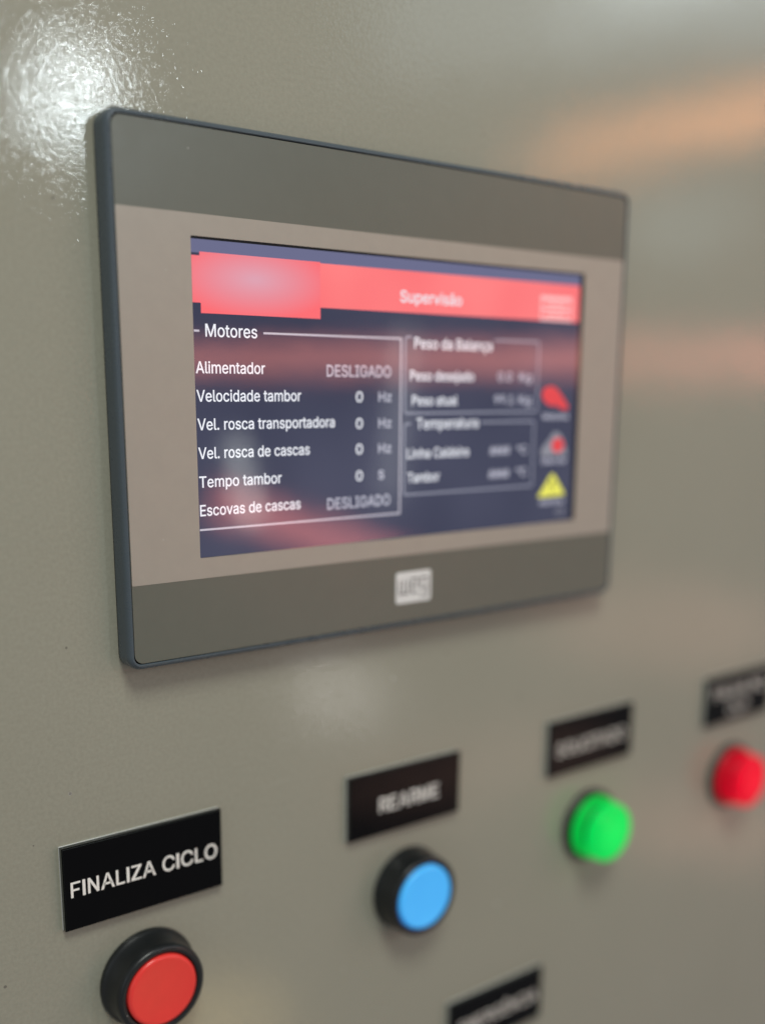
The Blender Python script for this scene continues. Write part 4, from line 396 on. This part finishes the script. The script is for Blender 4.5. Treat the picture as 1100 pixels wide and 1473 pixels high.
def no_flip(name, bm, material, parent):
    me = bpy.data.meshes.new(name)
    for v in bm.verts: v.co *= S
    for f in bm.faces:
        f.normal_update()
        if f.normal.y > 0: f.normal_flip()
    bm.to_mesh(me); bm.free(); me.materials.append(material)
    o = bpy.data.objects.new(name, me); sc.collection.objects.link(o); o.parent = parent
    return o

# ------------------------------------------------------------------ cabinet door sheet
bm = bmesh.new()
slab(bm, rrect(-9, 12, -9, 7, 0.05, 3), 0.02, 0.0)
panel = link('cabinet_panel', bm, M_paint)
panel['kind'] = 'structure'

# ------------------------------------------------------------------ touch panel
hmi = empty('touch_panel', 0, 0)
tag(hmi, 'grey framed operator touch screen showing a red header and white readouts', 'touch screen')
FX0, FX1, FZ0, FZ1 = -1.004, 1.014, -0.727, 0.733
bm = bmesh.new()
prof = [(0.0, -0.0078), (0.0, -0.052), (0.002, -0.060), (0.006, -0.067), (0.011, -0.0705), (0.0145, -0.0705), (0.0165, -0.069), (0.0175, -0.064), (0.0175, -0.058)]
loft(bm, [(rrect(FX0 + i, FX1 - i, FZ0 + i, FZ1 - i, 0.042 - i * 1.1, 10), y) for i, y in prof])
link('frame', bm, M_frame, hmi, smooth=35)
bm = bmesh.new()
slab(bm, rrect(FX0 + .0015, FX1 - .0015, FZ0 + .0015, FZ1 - .0015, 0.04), -0.0002, -0.0080)
link('gasket', bm, M_gasket, hmi)
# printed front film: dark sheet with the display opening
PX0, PX1, PZ0, PZ1 = -0.771, 0.788, -0.428, 0.441
bm = bmesh.new()
inner = rrect(PX0, PX1, PZ0, PZ1, 0.004, 6)
outer = rrect(FX0 + .0195, FX1 - .0195, FZ0 + .0195, FZ1 - .0195, 0.026, 6)
loft(bm, [(outer, -0.055), (outer, -0.067), (inner, -0.067), (inner, -0.060)])
link('faceplate', bm, M_film_dark, hmi)
bm = bmesh.new()
outer = rrect(-0.9835, 0.9925, -0.487, 0.498, 0.004, 6)
loft(bm, [(outer, -0.0668), (outer, -0.0676), (inner, -0.0676), (inner, -0.0660)])
link('light_border', bm, M_film_light, hmi)
# display glass
bm = bmesh.new()
slab(bm, rrect(PX0 - .01, PX1 + .01, PZ0 - .01, PZ1 + .01, 0.004), -0.050, -0.0655)
disp = link('display', bm, M_glass, hmi)
Y = -0.0657
def patch(name, pts, m, y): 
    b = bmesh.new(); flat(b, pts, y); return no_flip(name, b, m, disp)
def rect(x0, x1, z0, z1): return [(x0, z0), (x1, z0), (x1, z1), (x0, z1)]
patch('lit_page', rect(-0.7705, 0.769, -0.4275, 0.434), M_lcd, Y)
patch('status_bar', rect(-0.7705, 0.769, 0.399, 0.434), M_status, Y - .0002)
patch('header_bar', rect(-0.352, 0.768, 0.275, 0.399), M_hdr, Y - .0003)
patch('header_logo', [(-0.770, 0.270), (-0.745, 0.270), (-0.745, 0.243), (-0.349, 0.243), (-0.349, 0.402), (-0.745, 0.402), (-0.745, 0.392), (-0.770, 0.392)], M_logo, Y - .0006)
T = Y - .0009
def txt(name, s, x0, x1, z, cap, m): return no_flip(name, text_bm(s, x0, x1, z, cap * 0.92, T, bold=0.0006), m, disp)
def outline(x0, x1, z0, z1, w, gap, m, left=True, r=0.012):
    """a group box line as one mesh, open at the caption"""
    b = bmesh.new()
    if left:
        o_ = rrect(x0, x1, z0, z1, r, 4); i_ = rrect(x0 + w, x1 - w, z0 + w, z1 - w, max(r - w, 0.003), 4)
    n = 5
    if left:
        # go round anticlockwise from the top right; cut the top run at the caption
        loopo = o_; loopi = i_
        N = len(loopo)
        for a in range(N):
            c = (a + 1) % N
            if a == n - 1:   # top run, right corner end to left corner start
                for xa, xb in ((loopo[a][0], gap[1]), (gap[0], loopo[c][0])):
                    if xa > xb: flat(b, [(xb, z1 - w), (xa, z1 - w), (xa, z1), (xb, z1)], T)
                continue
            flat(b, [loopo[a], loopo[c], loopi[c], loopi[a]], T)
    else:
        for q4 in (rect(gap[1], x1, z1 - w, z1), rect(x1 - w, x1, z0 + w, z1 - w), rect(x0, x1, z0, z0 + w), rect(x0, gap[0], z1 - w, z1)):
            flat(b, q4, T)
    return no_flip('group_outline', b, m, disp)
outline(-0.769, -0.040, -0.351, 0.199, 0.0055, (-0.752, -0.547), M_line, left=False)
outline(-0.029, 0.575, -0.036, 0.206, 0.007, (0.000, 0.360), M_dimline)
outline(-0.029, 0.565, -0.294, -0.062, 0.007, (0.000, 0.305), M_dimline)

cap = 0.0335
txt('caption', 'Motores', -0.733, -0.568, 0.182, 0.036, M_white)
for s, x1, z in (('Alimentador', -0.544, 0.084), ('Velocidade tambor', -0.421, 0.0075), ('Vel. rosca transportadora', -0.300, -0.070),
                 ('Vel. rosca de cascas', -0.392, -0.149), ('Tempo tambor', -0.493, -0.229), ('Escovas de cascas', -0.427, -0.309)):
    txt('caption', s, -0.766, x1, z, cap, M_white)
for z in (0.079, -0.318):
    txt('value', 'DESLIGADO', -0.327, -0.083, z, 0.036, M_grey)
for i, z in enumerate((0.004, -0.076, -0.154, -0.236)):
    txt('value', '0', -0.218, -0.193, z, 0.033, M_white)
    txt('unit', 'Hz' if i < 3 else 's', -0.130, -0.080 if i < 3 else -0.108, z + .001, 0.031 if i < 3 else 0.04, M_grey)
txt('title', 'Supervisão', -0.047, 0.208, 0.306, 0.037, M_white)
txt('caption', 'Peso da Balança', 0.012, 0.348, 0.168, 0.036, M_white)
txt('caption', 'Peso desejado', -0.004, 0.269, 0.069, cap, M_white)
txt('caption', 'Peso atual', 0.005, 0.197, -0.008, cap, M_white)
txt('caption', 'Temperatura', 0.025, 0.293, -0.082, 0.036, M_white)
txt('caption', 'Linha Caldeira', -0.013, 0.252, -0.175, cap, M_white)
txt('caption', 'Tambor', -0.010, 0.125, -0.252, cap, M_white)
txt('value', '0.0', 0.380, 0.446, 0.070, 0.032, M_grey)
txt('value', '99.1', 0.367, 0.456, -0.006, 0.032, M_grey)
txt('value', '####', 0.351, 0.446, -0.177, 0.032, M_grey)
txt('value', '####', 0.349, 0.446, -0.256, 0.032, M_grey)
for z, s in ((0.070, 'Kg'), (-0.006, 'Kg'), (-0.177, '°C'), (-0.253, '°C')):
    txt('unit', s, 0.482, 0.540 if s == 'Kg' else 0.530, z, 0.031, M_grey)
# key at the right end of the header: pale box with bars
b = bmesh.new()
flat(b, rect(0.572, 0.730, 0.342, 0.358), T)
flat(b, rect(0.572, 0.730, 0.308, 0.318), T)
flat(b, rect(0.572, 0.730, 0.274, 0.284), T)
flat(b, rect(0.572, 0.579, 0.284, 0.308), T); flat(b, rect(0.723, 0.730, 0.284, 0.308), T)
flat(b, rect(0.572, 0.579, 0.318, 0.342), T); flat(b, rect(0.723, 0.730, 0.318, 0.342), T)
flat(b, rect(0.60, 0.70, 0.291, 0.300), T); flat(b, rect(0.60, 0.70, 0.325, 0.334), T)
no_flip('menu_key', b, M_pink, disp)
# icons of the right column
def ell(cx, cz, rx, rz, a=0.0, n=28):
    out = []
    for i in range(n):
        t = 2 * math.pi * i / n; u, v = rx * math.cos(t), rz * math.sin(t)
        out.append((cx + u * math.cos(a) - v * math.sin(a), cz + u * math.sin(a) + v * math.cos(a)))
    return out
b = bmesh.new(); flat(b, ell(0.645, 0.020, 0.050, 0.033, -0.25), T)
flat(b, [(0.668, 0.018), (0.696, 0.024), (0.732, -0.016), (0.730, -0.028), (0.700, -0.026), (0.664, -0.010)], T - .0002)
no_flip('motor_icon', b, M_ired, disp)
txt('caption', 'Motores', 0.606, 0.734, -0.060, 0.022, M_grey)
b = bmesh.new(); flat(b, [(0.604, -0.190), (0.600, -0.166), (0.640, -0.130), (0.662, -0.106), (0.690, -0.106), (0.712, -0.128), (0.735, -0.180), (0.737, -0.190)], T)
ic = no_flip('alarm_icon', b, M_igrey, disp)
patch('alarm_dot', ell(0.686, -0.152, 0.032, 0.026), M_ired, T - .0003)
txt('caption', 'Silenciar', 0.606, 0.735, -0.216, 0.020, M_grey)
patch('warning_triangle', [(0.597, -0.335), (0.728, -0.332), (0.732, -0.328), (0.672, -0.254), (0.658, -0.254), (0.594, -0.331)], M_iyel, T)
b = bmesh.new(); flat(b, [(0.659, -0.303), (0.667, -0.303), (0.670, -0.274), (0.656, -0.274)], T - .0003); flat(b, ell(0.663, -0.316, .005, .005, n=10), T - .0003)
no_flip('exclamation_mark', b, M_idark, disp)
txt('caption', 'Alarmes', 0.602, 0.728, -0.362, 0.020, M_grey)
txt('value', '00', 0.690, 0.732, -0.402, 0.022, M_igrey)

# maker's badge below the display
bm = bmesh.new()
slab(bm, rrect(-0.056, 0.094, -0.647, -0.543, 0.010, 5), -0.0668, -0.0684)
badge = link('logo_badge', bm, M_badge, hmi)
b = bmesh.new(); yb = -0.0686; lw = 0.0055
def stroke(pts):
    for (xa, za), (xb, zb) in zip(pts, pts[1:]):
        if abs(xa - xb) < 1e-6: flat(b, rect(xa - lw / 2, xa + lw / 2, min(za, zb) + (lw / 2), max(za, zb) - (lw / 2)), yb)
        else: flat(b, rect(min(xa, xb) - lw / 2, max(xa, xb) + lw / 2, za - lw / 2, za + lw / 2), yb)
# w
stroke([(-0.041, -0.568), (-0.041, -0.615)]); stroke([(-0.023, -0.568), (-0.023, -0.615)]); stroke([(-0.005, -0.568), (-0.005, -0.615)]); stroke([(-0.041, -0.615), (-0.005, -0.615)])
# e
stroke([(0.010, -0.568), (0.037, -0.568)]); stroke([(0.010, -0.568), (0.010, -0.615)]); stroke([(0.016, -0.592), (0.037, -0.592)]); stroke([(0.010, -0.615), (0.037, -0.615)]); stroke([(0.037, -0.568), (0.037, -0.592)])
# g
stroke([(0.052, -0.568), (0.079, -0.568)]); stroke([(0.052, -0.568), (0.052, -0.604)]); stroke([(0.079, -0.568), (0.079, -0.628)]); stroke([(0.052, -0.604), (0.072, -0.604)]); stroke([(0.050, -0.628), (0.079, -0.628)])
no_flip('logo_letters', b, M_badge_ink, badge)

# ------------------------------------------------------------------ engraved name plates
def plate(x, z, w, h, rot, lines, label, ink=None):
    """x, z: top left corner"""
    bm = bmesh.new()
    slab(bm, rect(0, w, -h, 0), -0.0060, -0.025)
    bmesh.ops.bevel(bm, geom=[e for e in bm.edges if e.verts[0].co.y < -0.02 and e.verts[1].co.y < -0.02], offset=0.0035, segments=2, affect='EDGES')
    o = link('name_plate', bm, M_black, None)
    o.location = (x * S, 0, z * S); o.rotation_euler = (0, rot, 0)
    o.data.materials.append(M_edge); o.data.materials.append(M_core_arris)
    for p in o.data.polygons:
        if p.normal.y > -0.95: p.material_index = 2 if (p.normal.z > 0.3 and p.normal.y < -0.3) else 1  # upward bevel painted pale to look lit
    cb = bmesh.new(); slab(cb, rect(-0.0003, w + 0.0003, -h - 0.0003, 0.0003), -0.0003, -0.0061)
    link('white_core', cb, M_core_arris, o)
    tag(o, label, 'name plate', 'black engraved name plates')
    for s, x0, x1, zb, c in lines:
        no_flip('lettering', text_bm(s, x0 - x, x1 - x, zb - z, c, -0.0254, bold=0.0007), ink or M_ink, o)
    return o
plate(-1.212, -1.214, 0.509, 0.252, 0.006, [('FINALIZA CICLO', -1.192, -0.722, -1.366, 0.047)],
      'black engraved plate reading FINALIZA CICLO above the red push button')
plate(-0.211, -1.231, 0.499, 0.230, 0.010, [('REARME', -0.084, 0.186, -1.381, 0.053)],
      'black engraved plate reading REARME above the blue push button')
plate(0.762, -1.222, 0.493, 0.224, 0.0, [('SOLICITADO', 0.800, 1.210, -1.370, 0.056)],
      'black engraved plate with one long line of lettering above the green pilot light', M_ink2)
plate(1.770, -1.211, 0.495, 0.224, 0.0, [('FALHA NO', 1.812, 2.215, -1.318, 0.058), ('CLP', 1.935, 2.085, -1.402, 0.052)],
      'black engraved plate with two lines of lettering above the red pilot light', M_ink2)
plate(0.268, -2.254, 0.502, 0.224, 0.012, [('EMERGÊNCIA', 0.315, 0.745, -2.395, 0.052)],
      'black engraved plate below the blue button, cut by the bottom edge', M_ink2)

# ------------------------------------------------------------------ push buttons
def push_button(x, z, capmat, label, rb=0.150, rc=0.140, hc=0.105, rf=0.112):
    t = empty('push_button', x, z)
    tag(t, label, 'push button', 'round push buttons with black collars')
    bm = bmesh.new()
    lathe(bm, [(rb, -0.0005), (rb, -0.012), (rb - .003, -0.018), (rc + .003, -0.026), (rc + .001, -hc * .8), (rc - .002, -hc + .006), (rc - .008, -hc), (rf + .012, -hc), (rf + .005, -hc + .004), (rf + .003, -hc + .03)], cap=False)
    link('collar', bm, M_collar, t, smooth=50)
    bm = bmesh.new()
    lathe(bm, [(rf, -hc + .03), (rf, -hc + .006), (rf - .003, -hc - .001), (rf - .010, -hc - .004), (rf - .014, -hc - .0035), (rf * .5, -hc - .0015), (0.004, -hc - .001)])
    link('cap', bm, capmat, t, smooth=50)
    return t
push_button(-0.960, -1.700, M_redcap, 'red push button in a black collar under the FINALIZA CICLO plate', rb=0.154)
push_button(0.062, -1.709, M_bluecap, 'blue push button in a black collar under the REARME plate', rb=0.154, rc=0.145, rf=0.118)

# ------------------------------------------------------------------ lit pilot lights
def lens_mat(name, col, ecol, estr):
    m = mat(name, col, 0.25, 0.22, ecol, estr)
    q = NT(m)
    # ribbed lens with a brighter core where the lamp sits behind it
    sx = q.n('ShaderNodeSeparateXYZ'); q.l(q.co, sx.inputs[0])
    ln = q.n('ShaderNodeVectorMath', operation='LENGTH'); q.l(q.co, ln.inputs[0])
    # concentric rings of the moulded lens, and the lamp behind it fading to the rim
    wv = q.n('ShaderNodeMath', operation='SINE'); q.l(q.math('MULTIPLY', ln.outputs['Value'], 4200.0), wv.inputs[0])
    q.l(q.bump(wv.outputs[0], 0.00012, 1.0), q.b.inputs['Normal'])
    fall = q.n('ShaderNodeMapRange'); q.l(ln.outputs['Value'], fall.inputs['Value'])
    fall.inputs['From Min'].default_value = 0.010; fall.inputs['From Max'].default_value = 0.0175
    fall.inputs['To Min'].default_value = estr * 1.12; fall.inputs['To Max'].default_value = estr * 0.62
    q.l(fall.outputs[0], q.b.inputs['Emission Strength'])
    return m
M_green = lens_mat('green_lens', (0.0, 0.25, 0.03), srgb(0, 220, 80), 0.62)
M_redlens = lens_mat('red_lens', (0.25, 0.0, 0.005), srgb(240, 0, 40), 0.58)
M_greencore = lens_mat('green_lens_core', (0.0, 0.25, 0.03), srgb(0, 232, 92), 1.04)
M_redcore = lens_mat('red_lens_core', (0.25, 0.0, 0.005), srgb(250, 0, 44), 1.0)
def pilot(x, z, m, mcore, label):
    t = empty('pilot_light', x, z)
    tag(t, label, 'pilot light', 'lit round pilot lights')
    bm = bmesh.new()
    lathe(bm, [(0.150, -0.0005), (0.150, -0.020), (0.146, -0.027), (0.139, -0.030), (0.131, -0.030), (0.129, -0.018)], cap=False)
    link('collar', bm, M_collar, t, smooth=50)
    bm = bmesh.new()
    lathe(bm, [(0.127, -0.018), (0.127, -0.060), (0.124, -0.067), (0.116, -0.070), (0.106, -0.0695)], n=144, cap=False, flute=0.018)
    link('lens', bm, m, t, smooth=50)
    bm = bmesh.new()
    lathe(bm, [(0.107, -0.060), (0.107, -0.094), (0.09, -0.094)], cap=False)
    link('neck', bm, M_collar, t, smooth=50)
    bm = bmesh.new()
    lathe(bm, [(0.100, -0.091), (0.114, -0.0925), (0.121, -0.096), (0.121, -0.118), (0.116, -0.128), (0.100, -0.135), (0.068, -0.1405), (0.03, -0.143), (0.003, -0.144)], n=144)
    link('lens_cap', bm, mcore, t, smooth=50)
    return t
pilot(1.033, -1.712, M_green, M_greencore, 'green pilot light glowing right of the blue push button')
pilot(2.01, -1.712, M_redlens, M_redcore, 'red pilot light glowing at the right edge of the picture')
